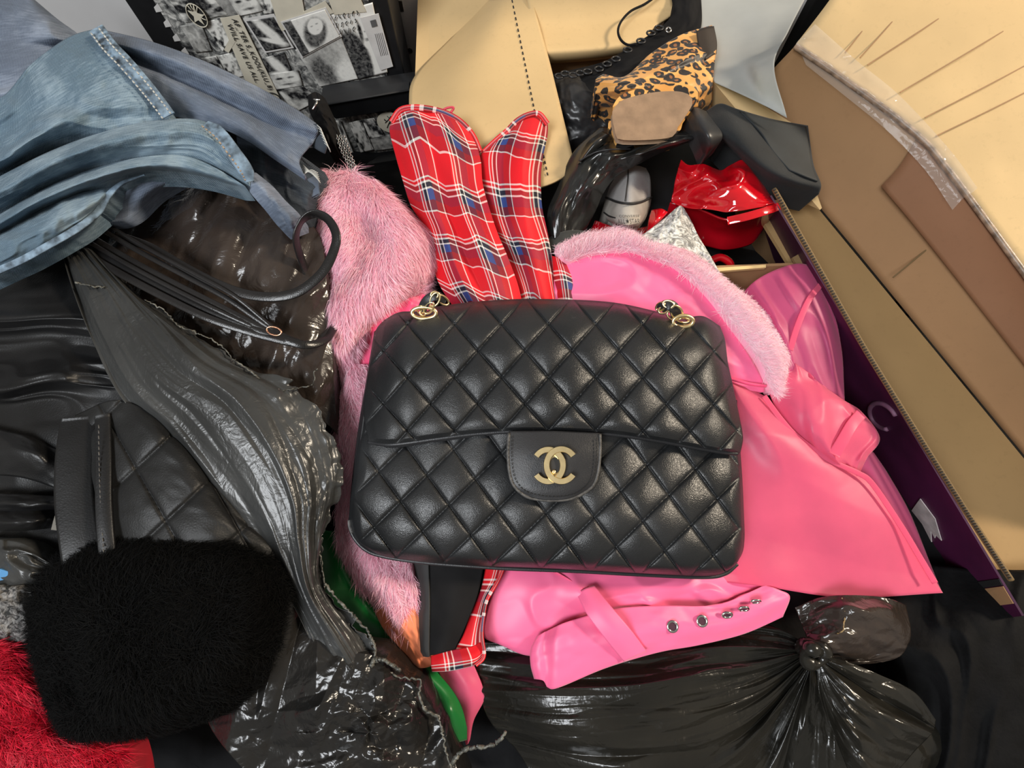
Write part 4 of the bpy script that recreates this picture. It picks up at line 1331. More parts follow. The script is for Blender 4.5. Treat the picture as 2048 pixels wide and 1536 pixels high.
loft('hood', [[(1092, 524, .8), (1135, 510, 1.2), (1195, 498, 1.6), (1260, 497, 1.8), (1340, 522, 1.8), (1392, 560, 1.6)],
              [(1090, 570, .8), (1150, 560, 1.4), (1220, 550, 1.8), (1300, 560, 2.0), (1380, 595, 1.9), (1446, 636, 1.6)],
              [(1090, 630, .8), (1170, 620, 1.4), (1260, 615, 1.8), (1350, 640, 1.8), (1430, 672, 1.8), (1495, 706, 1.6)],
              [(1090, 700, .8), (1180, 690, 1.2), (1290, 690, 1.4), (1390, 710, 1.5), (1460, 738, 1.6), (1526, 762, 1.5)],
              [(1090, 780, .6), (1200, 780, 1.0), (1320, 780, 1.0), (1410, 782, 1.2), (1480, 780, 1.3), (1530, 784, 1.2)]], M_pink, pc, 80, 80,
     disp=lambda u, v, x, y: .35 * ridge((x - 1100) / 160 + .5, (y - 500) / 70, 16, 2) * np.sin(np.pi * u) + .15 * fbm(u * 4, v * 4, 2), skirt=2)
o, P = loft('fur_trim', [[(1108, 503, 1.2), (1150, 482, 1.4), (1200, 470, 1.4), (1248, 466, 1.4), (1292, 488, 1.6), (1362, 506, 1.6), (1422, 545, 1.6), (1482, 594, 1.6), (1532, 645, 1.6), (1568, 705, 1.6), (1570, 742, 1.4), (1566, 785, 1.0)],
                         [(1120, 514, 2.2), (1160, 495, 2.5), (1210, 485, 2.6), (1255, 482, 2.7), (1300, 500, 2.8), (1356, 520, 2.8), (1410, 558, 2.8), (1464, 608, 2.8), (1512, 664, 2.8), (1544, 716, 2.7), (1552, 750, 2.4), (1558, 788, 1.5)],
                         [(1135, 524, 1.9), (1170, 511, 2.1), (1215, 503, 2.2), (1262, 502, 2.3), (1305, 514, 2.4), (1348, 531, 2.4), (1400, 572, 2.4), (1448, 626, 2.4), (1496, 690, 2.3), (1522, 728, 2.2), (1532, 760, 2.0), (1546, 790, 1.4)]], M_furbase, pc, 110, 24, skirt=1.2, ret=True)
fur('fur', P, 26000, .012, lambda u, v: (.25 + .55 * u, -.75 + .95 * u), M_fur2, o, 8, .3, .0002, .3, 26, .4)
tube('piping', [(1532, 772, 1.9), (1500, 768, 1.9), (1470, 760, 1.8), (1440, 752, 1.7)], .0015, M_pinkhot, pc, n=20)
# sheer sleeve and folds
loft('sheer_sleeve', [[(1480, 592, .6), (1510, 562, 1.2), (1550, 540, 1.6), (1594, 527, 1.6), (1625, 534, 1.2), (1648, 558, .6)],
                      [(1500, 640, .6), (1535, 610, 1.6), (1575, 595, 2.2), (1610, 590, 2.2), (1645, 600, 1.6), (1668, 620, .6)],
                      [(1530, 700, .6), (1560, 680, 1.6), (1595, 670, 2.0), (1630, 668, 2.0), (1660, 680, 1.6), (1684, 700, .6)],
                      [(1560, 760, .6), (1585, 750, 1.4), (1615, 745, 1.6), (1645, 748, 1.6), (1668, 755, 1.2), (1688, 765, .6)],
                      [(1570, 830, .6), (1595, 825, 1.2), (1620, 820, 1.4), (1645, 818, 1.4), (1668, 815, 1.0), (1690, 812, .6)]], M_pinksheer, pc, 60, 60,
     disp=lambda u, v, x, y: .45 * ridge(u * 2.2 - v * .6, v * 1.2, 23, 2) - .1, solid=0.0006)
ribbon('sleeve_seam', [(1644, 566, 1.6), (1618, 600, 2.4), (1596, 650, 2.4), (1580, 700, 2.0)], .5, .06, M_pinksheer2, pc, 30)
loft('sheer_fold', [[(1530, 740, 1.2), (1575, 722, 1.8), (1610, 740, 2.0), (1632, 762, 1.8)], [(1540, 790, 1.2), (1600, 780, 2.2), (1650, 786, 2.0), (1688, 800, 1.2)], [(1560, 830, 1.2), (1620, 830, 2.4), (1680, 820, 2.2), (1724, 824, 1.2)],
                    [(1590, 870, 1.2), (1640, 870, 2.4), (1700, 866, 2.2), (1760, 876, 1.2)], [(1640, 915, 1.2), (1665, 915, 2.0), (1695, 915, 1.8), (1735, 915, 1.2)], [(1700, 950, .8), (1708, 952, 1.2), (1714, 952, 1.2), (1720, 946, .8)]], M_pinksheer2, pc, 60, 50,
     disp=lambda u, v, x, y: .5 * ridge(u * 1.8 + v * 1.2, v * 1.4, 29, 2) - .2, solid=.0006)
ribbon('fold_band', [(1722, 828, 2.2), (1704, 850, 2.7), (1685, 882, 2.8), (1668, 910, 2.6)], .9, .08, M_pinksheer2, pc, 24)
loft('sheer_back', [[(1690, 880, .4), (1725, 890, .8), (1748, 905, .4)], [(1710, 950, .4), (1750, 950, .9), (1778, 950, .4)], [(1750, 1030, .4), (1790, 1030, .9), (1820, 1025, .4)], [(1800, 1130, .4), (1835, 1130, .8), (1860, 1125, .4)], [(1850, 1185, .4), (1868, 1185, .6), (1884, 1184, .4)]], M_pinksheer, pc, 24, 50, solid=.0006)
loft('sheer_front', [[(1400, 740, .6), (1450, 760, .9), (1500, 778, 1.2), (1530, 792, 1.2)],
                     [(1400, 830, .8), (1480, 830, 1.4), (1560, 838, 1.8), (1600, 878, 1.4)],
                     [(1400, 900, .8), (1500, 890, 1.8), (1610, 905, 2.0), (1690, 934, 1.4)],
                     [(1400, 960, .8), (1520, 950, 1.8), (1650, 960, 2.2), (1746, 968, 1.4)],
                     [(1400, 1040, .8), (1540, 1040, 2.0), (1690, 1045, 2.2), (1798, 1046, 1.4)],
                     [(1400, 1110, .8), (1560, 1115, 1.9), (1720, 1120, 2.0), (1842, 1112, 1.4)],
                     [(1400, 1160, .6), (1520, 1172, 1.6), (1690, 1195, 1.8), (1886, 1186, 1.4)]], M_pinksheer2, pc, 80, 80,
     disp=lambda u, v, x, y: .34 * facet(u * 3.4, v * 3.4, 3) + .4 * fbm(u * 2.6, v * 2.6, 5, 2) * np.sin(np.pi * np.clip(u, 0, 1)) + .35 * ridge(u * 1.4 + .3, v * .9 + .4, 61, 1), solid=.0008)
ribbon('front_hem', [(1528, 792, 1.7), (1563, 840, 2.0), (1598, 877, 2.0), (1660, 920, 2.0), (1716, 946, 2.0), (1745, 968, 2.0), (1798, 1046, 2.0), (1838, 1112, 2.0), (1870, 1166, 2.0)], .45, .08, M_pinksheer2, pc, 60)
# body below the handbag
loft('skirt', [[(1000, 1105, .8), (1120, 1110, 1.2), (1260, 1120, 1.2), (1400, 1120, 1.2), (1500, 1110, 1.0)],
               [(992, 1160, .9), (1080, 1160, 1.8), (1220, 1165, 1.8), (1380, 1165, 1.8), (1520, 1160, 1.4)],
               [(972, 1225, .8), (1060, 1215, 1.8), (1200, 1205, 2.0), (1360, 1195, 1.8), (1530, 1180, 1.4)],
               [(967, 1272, .6), (1040, 1270, 1.4), (1160, 1250, 1.4), (1330, 1225, 1.2), (1530, 1200, 1.0)],
               [(1000, 1290, .4), (1062, 1312, .8), (1160, 1300, .8), (1330, 1260, .6), (1530, 1215, .6)]], M_pink, pc, 110, 50,
     disp=lambda u, v, x, y: .7 * ridge(u * 4.2 - v * .8, v * 1.1 + u, 37, 2) * np.sin(np.pi * v) - .15 * 0, skirt=1.5)
tube('skirt_seam', [(1105, 1140, 1.9), (1140, 1160, 2.3), (1170, 1180, 2.6), (1205, 1192, 2.5)], .0006, M_pinkhot, pc, n=20)
bl = loft('belt', [[(1074, 1272, 2.2), (1105, 1256, 2.8), (1142, 1241, 3.0), (1234, 1217, 3.0), (1330, 1211, 2.8), (1400, 1212, 2.6), (1448, 1206, 2.4), (1530, 1170, 2.0)],
                   [(1061, 1300, 2.2), (1095, 1290, 3.2), (1140, 1282, 3.4), (1235, 1262, 3.4), (1330, 1247, 3.2), (1410, 1236, 2.8), (1470, 1222, 2.6), (1560, 1180, 2.2)],
                   [(1061, 1330, 2.2), (1095, 1325, 3.2), (1145, 1315, 3.2), (1230, 1298, 3.3), (1325, 1278, 3.0), (1410, 1260, 2.8), (1480, 1245, 2.6), (1580, 1194, 2.2)],
                   [(1068, 1358, 1.8), (1088, 1362, 2.6), (1108, 1378, 2.6), (1210, 1337, 2.8), (1313, 1306, 2.6), (1400, 1290, 2.4), (1488, 1268, 2.2), (1566, 1234, 2.0)]], M_pink, pc, 100, 40,
     disp=lambda u, v, x, y: .15 * fbm(u * 6, v * 2, 9) - .5 * np.exp(-((u - .06) / .025) ** 2), solid=.002)
bl2 = loft('belt_loop', [[(1152, 1186, 2.6), (1170, 1177, 2.9), (1188, 1170, 2.6)], [(1176, 1232, 3.7), (1200, 1222, 3.9), (1222, 1212, 3.7)], [(1212, 1280, 3.9), (1236, 1270, 4.1), (1262, 1260, 3.9)], [(1248, 1324, 3.2), (1270, 1314, 3.4), (1294, 1303, 3.2)]], M_pink, pc, 20, 40, solid=.0015)
for (x, y, h_, k_) in ((1345, 1253, 3.2, 1), (1404, 1242, 2.95, 1), (1454, 1230, 2.85, .6), (1487, 1218, 2.75, .5), (1511, 1203, 2.7, .4)):
    c = Wp(x, y, h_ + .05)
    e = torus('eyelet', c, np.array([1.0, 0, 0]), np.cross(PN, [1.0, 0, 0]) * k_ + PN * (1 - k_), .0037, .0010, M_silver, bl)
    a = np.linspace(0, 2 * np.pi, 16, endpoint=False)
    plate('hole', c + np.outer(np.cos(a) * .0030, [1, 0, 0]) + np.outer(np.sin(a) * .0030, np.cross(PN, [1.0, 0, 0]) * k_ + PN * (1 - k_)), .0008, plain('dark_hole', (.06, .015, .03), .8), e, world=True)
loft('loose_corner', [[(872, 1330, -.6), (910, 1335, 0), (948, 1330, -.2)], [(890, 1370, -.8), (930, 1370, .2), (965, 1372, -.2)], [(912, 1410, -.8), (940, 1408, 0), (968, 1400, -.3)], [(925, 1460, -1), (938, 1450, -.6), (948, 1440, -.6)], [(932, 1490, -1.2), (936, 1488, -1), (940, 1480, -1)]], M_pinksheer2, pc, 24, 40, solid=.0006)

# ------------------------------------------------------------------ quilted handbag
M_bag = leather('black_lambskin', (.016, .0168, .018), .38, 850, .34, .5, .35)
M_bagp = leather('black_lambskin_plain', (.020, .020, .022), .40, 650, .2, .5, .35)
M_wear = plain('worn_leather_edge', (.085, .08, .075), .55, var=.3, vscale=300)
M_thread = plain('black_thread', (.008, .008, .008), .8)
bag = thing('quilted_handbag', 'black quilted leather flap handbag with gold interlocking clasp lying in the centre', 'handbag', tuple(Wp(1095, 900, 1.5)))


def quilt(px, py, cx, cy, p, q, rot, amp):
    c, s = math.cos(rot), math.sin(rot)
    x = (px - cx) * c + (py - cy) * s
    y = -(px - cx) * s + (py - cy) * c
    a = x / p + y / q
    b = x / p - y / q
    sa = np.abs(np.sin(np.pi * a))
    sb = np.abs(np.sin(np.pi * b))
    return amp * ((sa * sb) ** .34) - .34 * amp * (np.exp(-(sa / .085) ** 2) + np.exp(-(sb / .085) ** 2))


# body
def body_disp(u, v, x, y):
    edge = np.minimum(1, np.minimum(np.minimum(u, 1 - u) / .03, np.minimum(v + .3, 1 - v) / .05))
    return quilt(x, y, 898, 1010.5, 97, 112, math.radians(4.6), .46) * np.clip(edge, 0, 1) + .15 * vn(u * 4, v * 4, 4)


loft('body', [[(748, 800, 5.0), (850, 800, 6.6), (1095, 800, 7.0), (1340, 800, 6.6), (1474, 800, 5.0)],
              [(720, 870, 4.4), (745, 872, 5.4), (900, 880, 6.3), (1100, 890, 6.6), (1300, 895, 6.3), (1455, 890, 5.6), (1480, 890, 4.8)],
              [(708, 950, 4.4), (735, 950, 5.6), (900, 955, 6.6), (1100, 960, 6.8), (1300, 965, 6.6), (1462, 962, 5.8), (1485, 962, 4.8)],
              [(701, 1005, 4.2), (730, 1005, 5.6), (900, 1010, 6.8), (1100, 1018, 7.0), (1300, 1028, 6.8), (1464, 1030, 5.8), (1488, 1030, 4.6)],
              [(698, 1045, 4.0), (730, 1052, 5.4), (900, 1068, 6.6), (1100, 1078, 6.8), (1300, 1085, 6.6), (1464, 1085, 5.6), (1489, 1080, 4.4)],
              [(712, 1080, 3.8), (745, 1092, 5.0), (900, 1112, 5.9), (1100, 1120, 6.1), (1300, 1130, 5.9), (1455, 1130, 5.2), (1482, 1112, 4.2)],
              [(745, 1106, 3.6), (790, 1117, 4.2), (920, 1130, 4.6), (1100, 1137, 4.8), (1290, 1147, 4.6), (1415, 1152, 4.2), (1456, 1144, 3.8)]], M_bag, bag, 330, 200, disp=body_disp, skirt=4.2, even=True)
# gusset side visible along the left
loft('gusset', [[(752, 660, 2.0), (748, 664, 3.6), (752, 668, 4.6)], [(738, 740, 2.0), (735, 742, 3.8), (741, 744, 5.0)], [(722, 830, 2.0), (720, 832, 3.6), (727, 834, 4.8)], [(712, 900, 2.0), (711, 902, 3.4), (718, 905, 4.8)], [(702, 990, 1.8), (701, 992, 3.2), (708, 995, 4.6)], [(698, 1045, 1.8), (697, 1048, 3.0), (703, 1050, 4.2)]], M_bagp, bag, 10, 50, solid=.002)
tube('bottom_piping', [(699, 1050, 3.9), (708, 1074, 3.8), (730, 1098, 3.7), (765, 1112, 3.7), (850, 1125, 4.0), (1000, 1136, 4.2), (1150, 1142, 4.2), (1300, 1150, 4.1), (1410, 1154, 3.9), (1450, 1147, 3.8), (1474, 1128, 3.7)], .0016, M_bagp, bag, n=120)
ribbon('worn_corner', [(698, 1040, 4.15), (699, 1052, 4.1), (704, 1066, 4.05)], .22, .06, M_wear, bag, 12)


# flap
def flap_disp(u, v, x, y):
    e = np.minimum(np.minimum(u, 1 - u) / .025, (1 - v) / .045)
    return quilt(x, y, 956, 702, 94, 106, 0, .50) * np.clip(e, 0, 1) * np.clip(v / .08, .35, 1) + .12 * vn(u * 5, v * 3, 8)


flr = [[(768, 640, 3.2), (800, 624, 4.0), (850, 622, 4.4), (880, 612, 4.6), (990, 600, 4.8), (1100, 598, 4.8), (1220, 604, 4.8), (1310, 622, 4.6), (1360, 636, 4.4), (1405, 632, 4.0), (1440, 652, 3.2)],
       [(752, 660, 4.2), (800, 645, 5.8), (860, 640, 6.2), (900, 632, 6.4), (1000, 624, 6.6), (1100, 622, 6.8), (1220, 628, 6.6), (1310, 642, 6.3), (1360, 652, 6.0), (1410, 652, 5.6), (1450, 680, 4.0)],
       [(744, 700, 5.0), (800, 690, 7.0), (870, 684, 7.4), (920, 680, 7.6), (1000, 676, 7.8), (1100, 675, 8.0), (1220, 680, 7.8), (1310, 690, 7.4), (1370, 698, 7.2), (1420, 704, 6.6), (1456, 725, 4.8)],
       [(735, 755, 5.2), (795, 750, 7.4), (870, 748, 7.8), (930, 746, 8.0), (1000, 744, 8.1), (1100, 745, 8.2), (1220, 750, 8.0), (1315, 758, 7.8), (1380, 764, 7.4), (1430, 768, 6.8), (1467, 775, 5.2)],
       [(727, 812, 5.6), (790, 812, 7.5), (870, 806, 7.8), (935, 804, 8.0), (1010, 802, 8.1), (1100, 803, 8.2), (1220, 808, 8.0), (1320, 818, 7.8), (1390, 826, 7.4), (1440, 832, 7.0), (1480, 838, 5.8)],
       [(730, 850, 5.8), (785, 856, 7.4), (870, 846, 7.8), (940, 842, 8.0), (1015, 840, 8.1), (1100, 840, 8.1), (1220, 844, 8.0), (1320, 858, 7.8), (1390, 870, 7.4), (1445, 880, 7.0), (1486, 876, 6.0)],
       [(737, 882, 6.2), (785, 887, 7.2), (870, 876, 7.5), (940, 867, 7.6), (1018, 861, 7.7), (1100, 860, 7.7), (1220, 866, 7.6), (1320, 880, 7.5), (1390, 893, 7.2), (1445, 902, 7.0), (1481, 906, 6.2)]]
loft('flap', flr, M_bag, bag, 340, 190, disp=flap_disp, skirt=1.0)
edge = [(x, y + 2, h_ - .45) for x, y, h_ in flr[-1][:-1]] + [(1474, 907, 6.2)]
tube('flap_edge', edge, .0018, M_bagp, bag, n=120)
tube('flap_piping', [(x, y + 5, h_ - 1.0) for x, y, h_ in flr[-1][:6]], .0015, M_bagp, bag, n=60)

# clasp tongue
tg = loft('tongue', [[(1018, 862, 8.0), (1060, 862, 8.1), (1108, 862, 8.15), (1155, 864, 8.1), (1199, 866, 8.0)],
                     [(1017, 905, 8.1), (1060, 905, 8.3), (1108, 905, 8.35), (1155, 905, 8.3), (1199, 905, 8.1)],
                     [(1020, 945, 8.0), (1060, 948, 8.2), (1108, 948, 8.25), (1155, 946, 8.2), (1195, 942, 8.0)],
                     [(1030, 972, 7.9), (1065, 978, 8.1), (1108, 980, 8.15), (1152, 976, 8.1), (1186, 968, 7.9)],
                     [(1054, 992, 7.8), (1078, 998, 7.9), (1105, 1000, 7.9), (1138, 997, 7.9), (1165, 986, 7.8)]], M_bagp, bag, 50, 50, solid=.0035)
tube('edge_binding', [(1018, 866, 8.0), (1016, 905, 8.05), (1019, 945, 7.95), (1029, 973, 7.85), (1053, 993, 7.75), (1078, 999, 7.75), (1105, 1001, 7.75), (1138, 998, 7.75), (1166, 987, 7.75), (1187, 969, 7.85), (1196, 943, 7.95), (1200, 905, 8.05), (1200, 868, 8.0)], .0012, M_wear, tg, n=80)
for k in range(46):
    E = crl([(1024, 872, 8.2), (1023, 905, 8.25), (1026, 943, 8.15), (1036, 968, 8.05), (1058, 985, 8.0), (1105, 993, 8.0), (1150, 987, 8.0), (1180, 964, 8.05), (1190, 940, 8.15), (1193, 905, 8.25), (1193, 872, 8.2)], 140) if k == 0 else E
    tube('stitch', [tuple(E[k * 3] + [0, 0, .05]), tuple(E[k * 3 + 2] + [0, 0, .05])], .00025, M_thread, tg, seg=5)

# interlocking gold clasp on the tongue
def cshape(name, cx, cy, rx, ry, wd, open_right, h0, par):
    g = math.radians(36)
    an = np.linspace(g, 2 * math.pi - g, 64)
    if not open_right:
        an = an + math.pi
    rows = []
    for r, dh in ((1.0, -.22), (1.0, 0), (.97, .05), (None, .05), (None, 0), (None, -.22)):
        pass
    prof = [(0, -.28), (0, .0), (.9, .07), (wd - .9, .07), (wd, .0), (wd, -.28)]
    X = np.array([[(cx + (rx - d) * math.cos(t), cy + (ry - d) * math.sin(t), h0 + z) for d, z in prof] for t in an])
    P = W(X[..., 0], X[..., 1], X[..., 2])
    n, k = P.shape[:2]
    idx = np.arange(n * k).reshape(n, k)
    F = [tuple(int(q) for q in f) for f in np.stack([idx[:-1, :-1], idx[1:, :-1], idx[1:, 1:], idx[:-1, 1:]], -1).reshape(-1, 4)]
    F += [tuple(int(q) for q in idx[0]), tuple(int(q) for q in idx[-1][::-1])]
    F += [(int(idx[i, 0]), int(idx[i, -1]), int(idx[i + 1, -1]), int(idx[i + 1, 0])) for i in range(n - 1)]
    return mesh(name, P.reshape(-1, 3), F, M_gold, par, False)


cl = cshape('clasp', 1122.5, 930.5, 35.5, 38.5, 12.2, True, 8.78, bag)
cshape('clasp_ring', 1096.5, 931, 35.5, 38.0, 12.2, False, 8.66, cl)
oc = [(1109 + 15.5 * math.cos(t), 930 + 23 * math.sin(t), 8.42) for t in np.linspace(0, 2 * math.pi, 32, endpoint=False)]
plate('lock_plate', oc, .0018, M_gold, cl)
oc = [(1109.5 + 10.5 * math.cos(t), 931 + 16.5 * math.sin(t), 8.50) for t in np.linspace(0, 2 * math.pi, 28, endpoint=False)]
plate('keyhole', oc, .0006, M_ink, cl)
c = Wp(1108, 944, 8.58)
torus('turn_knob', c, np.array([1.0, 0, 0]), UP, .0008, .0008, M_gold, cl)

# chain grommets and links
Hx = np.array([1.0, 0, 0])


def grom(cx, cy, h_, sx):
    c = Wp(cx, cy, h_)
    return torus('grommet', c, Hx, UP * .45 + np.array([0, 0, .2]), .0085, .0016, M_gold, bag, sx)


grom(848, 626, 6.5, 1.15)
grom(1366, 643, 6.5, .95)


def link(x0, y0, h0, x1, y1, h1, wpx, par, r=.00085):
    a_, b_ = Wp(x0, y0, h0), Wp(x1, y1, h1)
    ax = b_ - a_
    L = np.linalg.norm(ax)
    ax /= L
    si = np.cross(ax, (CAM - a_) / np.linalg.norm(CAM - a_))
    si /= np.linalg.norm(si)
    c = (a_ + b_) / 2
    return torus('chain_link', c, ax, si, wpx, r, M_silver if False else M_gold, par, L / 2 / wpx, 28, 8)


link(838, 626, 6.2, 846, 613, 6.8, .0028, bag)
link(840, 624, 6.4, 852, 627, 6.2, .0024, bag)
link(850, 626, 6.4, 866, 606, 7.2, .0030, bag)
link(864, 612, 7.0, 876, 586, 7.6, .0034, bag)
link(862, 592, 7.4, 876, 588, 7.4, .0026, bag)
link(874, 592, 7.3, 897, 608, 6.2, .0030, bag)
ribbon('chain_leather', [(843, 622, 6.3), (850, 606, 7.0), (860, 596, 7.3), (874, 592, 7.3), (890, 604, 6.4)], .75, .15, M_bagp, bag, 30)
link(1313, 619, 6.0, 1330, 607, 7.0, .0030, bag)
link(1318, 624, 6.2, 1336, 614, 6.9, .0030, bag)
link(1326, 606, 7.0, 1348, 611, 7.2, .0028, bag)
link(1336, 624, 6.4, 1352, 637, 6.2, .0030, bag)
link(1346, 612, 7.2, 1360, 638, 6.3, .0042, bag)
link(1352, 638, 6.3, 1378, 642, 5.9, .0020, bag)
ribbon('chain_leather', [(1322, 620, 6.2), (1330, 611, 6.9), (1342, 611, 7.1), (1350, 620, 6.8), (1352, 634, 6.2)], .85, .15, M_bagp, bag, 30)

# ------------------------------------------------------------------ green satin, peach cloth
M_green = plain('green_satin', srgb(20, 128, 56), .35, var=.2, vscale=14, sheen=.2)
gr = loft('green_satin_cloth', [[(630, 1060, -.8), (655, 1062, -.2), (678, 1066, -.4)], [(630, 1130, -1), (675, 1120, .2), (705, 1125, -.6)], [(650, 1190, -1), (700, 1175, .2), (738, 1185, -.6)], [(690, 1240, -1), (735, 1235, .0), (775, 1240, -.6)],
                               [(740, 1290, -1.2), (785, 1290, -.4), (830, 1290, -.8)], [(790, 1350, -1.2), (835, 1340, .2), (875, 1336, -.6)], [(830, 1390, -1.2), (875, 1380, .4), (910, 1380, -.6)], [(860, 1430, -1.2), (900, 1425, .4), (932, 1428, -.6)], [(890, 1490, -1.4), (915, 1485, -.4), (934, 1480, -.8)]], M_green, None, 40, 90,
          disp=lambda u, v, x, y: .5 * vn(u * 1.6 + v * 3, v * 7, 19), skirt=2)
tag(gr, 'shiny green satin cloth peeping out between the torn black sack and pink fur', 'cloth')
pe = loft('peach_cloth', [[(748, 1222, .4), (795, 1205, 1.4), (845, 1205, 1.0)], [(768, 1260, .4), (805, 1250, 1.7), (842, 1250, 1.3)], [(798, 1295, .4), (826, 1290, 1.6), (848, 1290, 1.2)], [(826, 1335, .2), (848, 1336, 1.1), (870, 1330, .9)]], plain('peach_jersey', srgb(246, 140, 96), .7, var=.06, sheen=.2), None, 30, 40, disp=lambda u, v, x, y: .25 * fbm(u * 3, v * 3, 4), skirt=1.5)
tag(pe, 'soft peach orange cloth corner below the pink fur edge', 'cloth')

# ------------------------------------------------------------------ torn black sack, its contents below the denim
M_pl = plastic('black_polythene', (.010, .010, .010), .22, tint=(.020, .018, .016))
M_plg = plastic('grey_black_polythene', (.024, .0245, .024), .30, tint=(.050, .051, .050), fine=1.0)
M_plb = plastic('brown_black_polythene', (.022, .016, .013), .20, tint=(.050, .038, .032), fine=.8)
M_tear = plain('stretched_pale_polythene', srgb(96, 95, 88), .4, var=.35, vscale=150)
ts = thing('torn_sack', 'torn black plastic sack stretched diagonally under the denim jacket', 'plastic bag', tuple(Wp(450, 900, -4)))
loft('inner_side', [[(150, 480, 4.2), (300, 400, 4.8), (420, 365, 5.0), (520, 370, 4.6), (610, 430, 3.6)],
                    [(170, 540, 4.4), (330, 470, 5.2), (450, 440, 5.6), (550, 440, 5.2), (642, 480, 3.6)],
                    [(230, 620, 4.2), (380, 550, 5.0), (490, 525, 5.4), (580, 525, 5.0), (655, 570, 3.4)],
                    [(330, 700, 3.8), (440, 640, 4.4), (530, 620, 4.8), (600, 620, 4.6), (664, 660, 3.0)],
                    [(430, 790, 3.2), (500, 750, 3.8), (570, 725, 4.2), (625, 725, 3.8), (668, 760, 2.6)],
                    [(540, 900, 2.4), (590, 870, 2.8), (630, 850, 3.0), (655, 850, 2.8), (676, 870, 2.0)]], M_plb, ts, 130, 130,
     disp=lambda u, v, x, y: .75 * crumple((x + .30 * y) / 62, (y - .2 * x) / 190, 41, .42), skirt=4)


def trag(u, v, px, py):
    # ragged tear along the upper edge and the right edge
    e = np.clip((u - .9) / .1, 0, 1)
    return px + e * 9 * fbm(v * 34, u * 0, 5) + e * 5 * vn(v * 90, u * 2, 8), py + e * 7 * fbm(v * 30, u * 0 + 4, 6)


sheetrows = [[(122, 500, 6.8), (140, 498, 7.2), (165, 495, 7.2), (190, 500, 6.8)],
             [(150, 590, 7.0), (185, 580, 7.8), (230, 575, 7.8), (288, 598, 7.0)],
             [(185, 680, 7.0), (250, 662, 8.0), (310, 645, 7.8), (370, 652, 6.8)],
             [(235, 785, 7.0), (320, 755, 8.0), (395, 725, 7.8), (472, 722, 6.6)],
             [(310, 868, 6.8), (410, 830, 7.8), (500, 792, 7.4), (600, 778, 6.0)],
             [(400, 970, 6.6), (490, 930, 7.4), (580, 888, 6.8), (662, 868, 5.4)],
             [(470, 1055, 6.2), (545, 1022, 7.0), (620, 985, 6.2), (680, 958, 4.8)],
             [(530, 1125, 6.0), (578, 1100, 6.6), (622, 1078, 6.0), (656, 1062, 4.8)],
             [(592, 1222, 5.6), (612, 1198, 6.2), (630, 1178, 5.8), (648, 1162, 4.6)],
             [(640, 1322, 5.0), (668, 1296, 5.6), (694, 1275, 5.2), (718, 1258, 4.2)],
             [(686, 1412, 4.2), (706, 1390, 4.8), (728, 1358, 4.4), (754, 1312, 3.6)]]
loft('stretched_sheet', sheetrows, M_plg, ts, 170, 260,
     disp=lambda u, v, x, y: .55 * facet(u * 5.2, v * 1.3 - u * .5, 17) * (1.3 - .7 * u) + .30 * facet(u * 12 + v * .6, v * 3.2, 3) + .10 * facet(u * 26, v * 9, 5) + .16 * np.clip((u - .6) / .4, 0, 1) * crumple(x / 24, y / 34, 9, .5), solid=.0005, rag=trag)
# curled pale rims of the tear
rsr = np.random.RandomState(4)


def ragged(name, pts, r, par, mat=None, n=70, amp=3.0, seed=0):
    q = crl([p for p in pts], n)
    rs = np.random.RandomState(seed)
    q[:, 0] += rs.randn(n) * amp * .45
    q[:, 1] += rs.randn(n) * amp * .45
    q[:, 2] += rs.randn(n) * .12
    wv_ = .55 + .8 * np.abs(vn(np.linspace(0, n / 4, n), np.zeros(n), seed))
    return tube(name, q, r * .62, mat or M_tear, par, seg=5, taper=lambda t: wv_ * (1 - .0 * t))


ragged('torn_rim', [(150, 565, 7.4), (180, 572, 7.6), (215, 575, 7.8)], .0013, ts, None, 24, 3, 1)
ragged('torn_rim', [(290, 600, 7.4), (330, 622, 7.4), (355, 650, 7.3), (400, 668, 7.2), (440, 690, 7.0), (470, 720, 6.9), (505, 745, 6.8), (530, 768, 6.6), (560, 780, 6.5), (600, 776, 6.3), (625, 770, 6.1)], .0011, ts, None, 110, 2.2, 2)
ragged('torn_rim', [(625, 770, 6.1), (630, 758, 6.2), (628, 746, 6.4), (634, 738, 6.6)], .0010, ts, None, 14, 1.2, 3)
ragged('torn_rim', [(648, 1165, 5.0), (690, 1215, 5.0), (735, 1262, 4.8), (750, 1300, 4.6), (748, 1330, 4.4)], .0016, ts, None, 60, 3, 4)
ragged('torn_rim', [(640, 1050, 4.9), (636, 1090, 5.0), (645, 1130, 5.0), (650, 1180, 5.0)], .0010, ts, None, 40, 2.5, 12)

# gathered lower part of the sack
def swirl(x, y):
    r = np.sqrt(((x - 740) / 1.2) ** 2 + (y - 1465) ** 2)
    th = np.arctan2(y - 1465, (x - 740) / 1.2)
    k = np.exp(-(r / 120) ** 2)
    r = r + 16 * vn(x / 45, y / 45, 3)
    return k * (.75 * facet(r / 26 - th * .8, th * 1.2, 21) + .35 * crumple(x / 40, y / 40, 5) + .5)


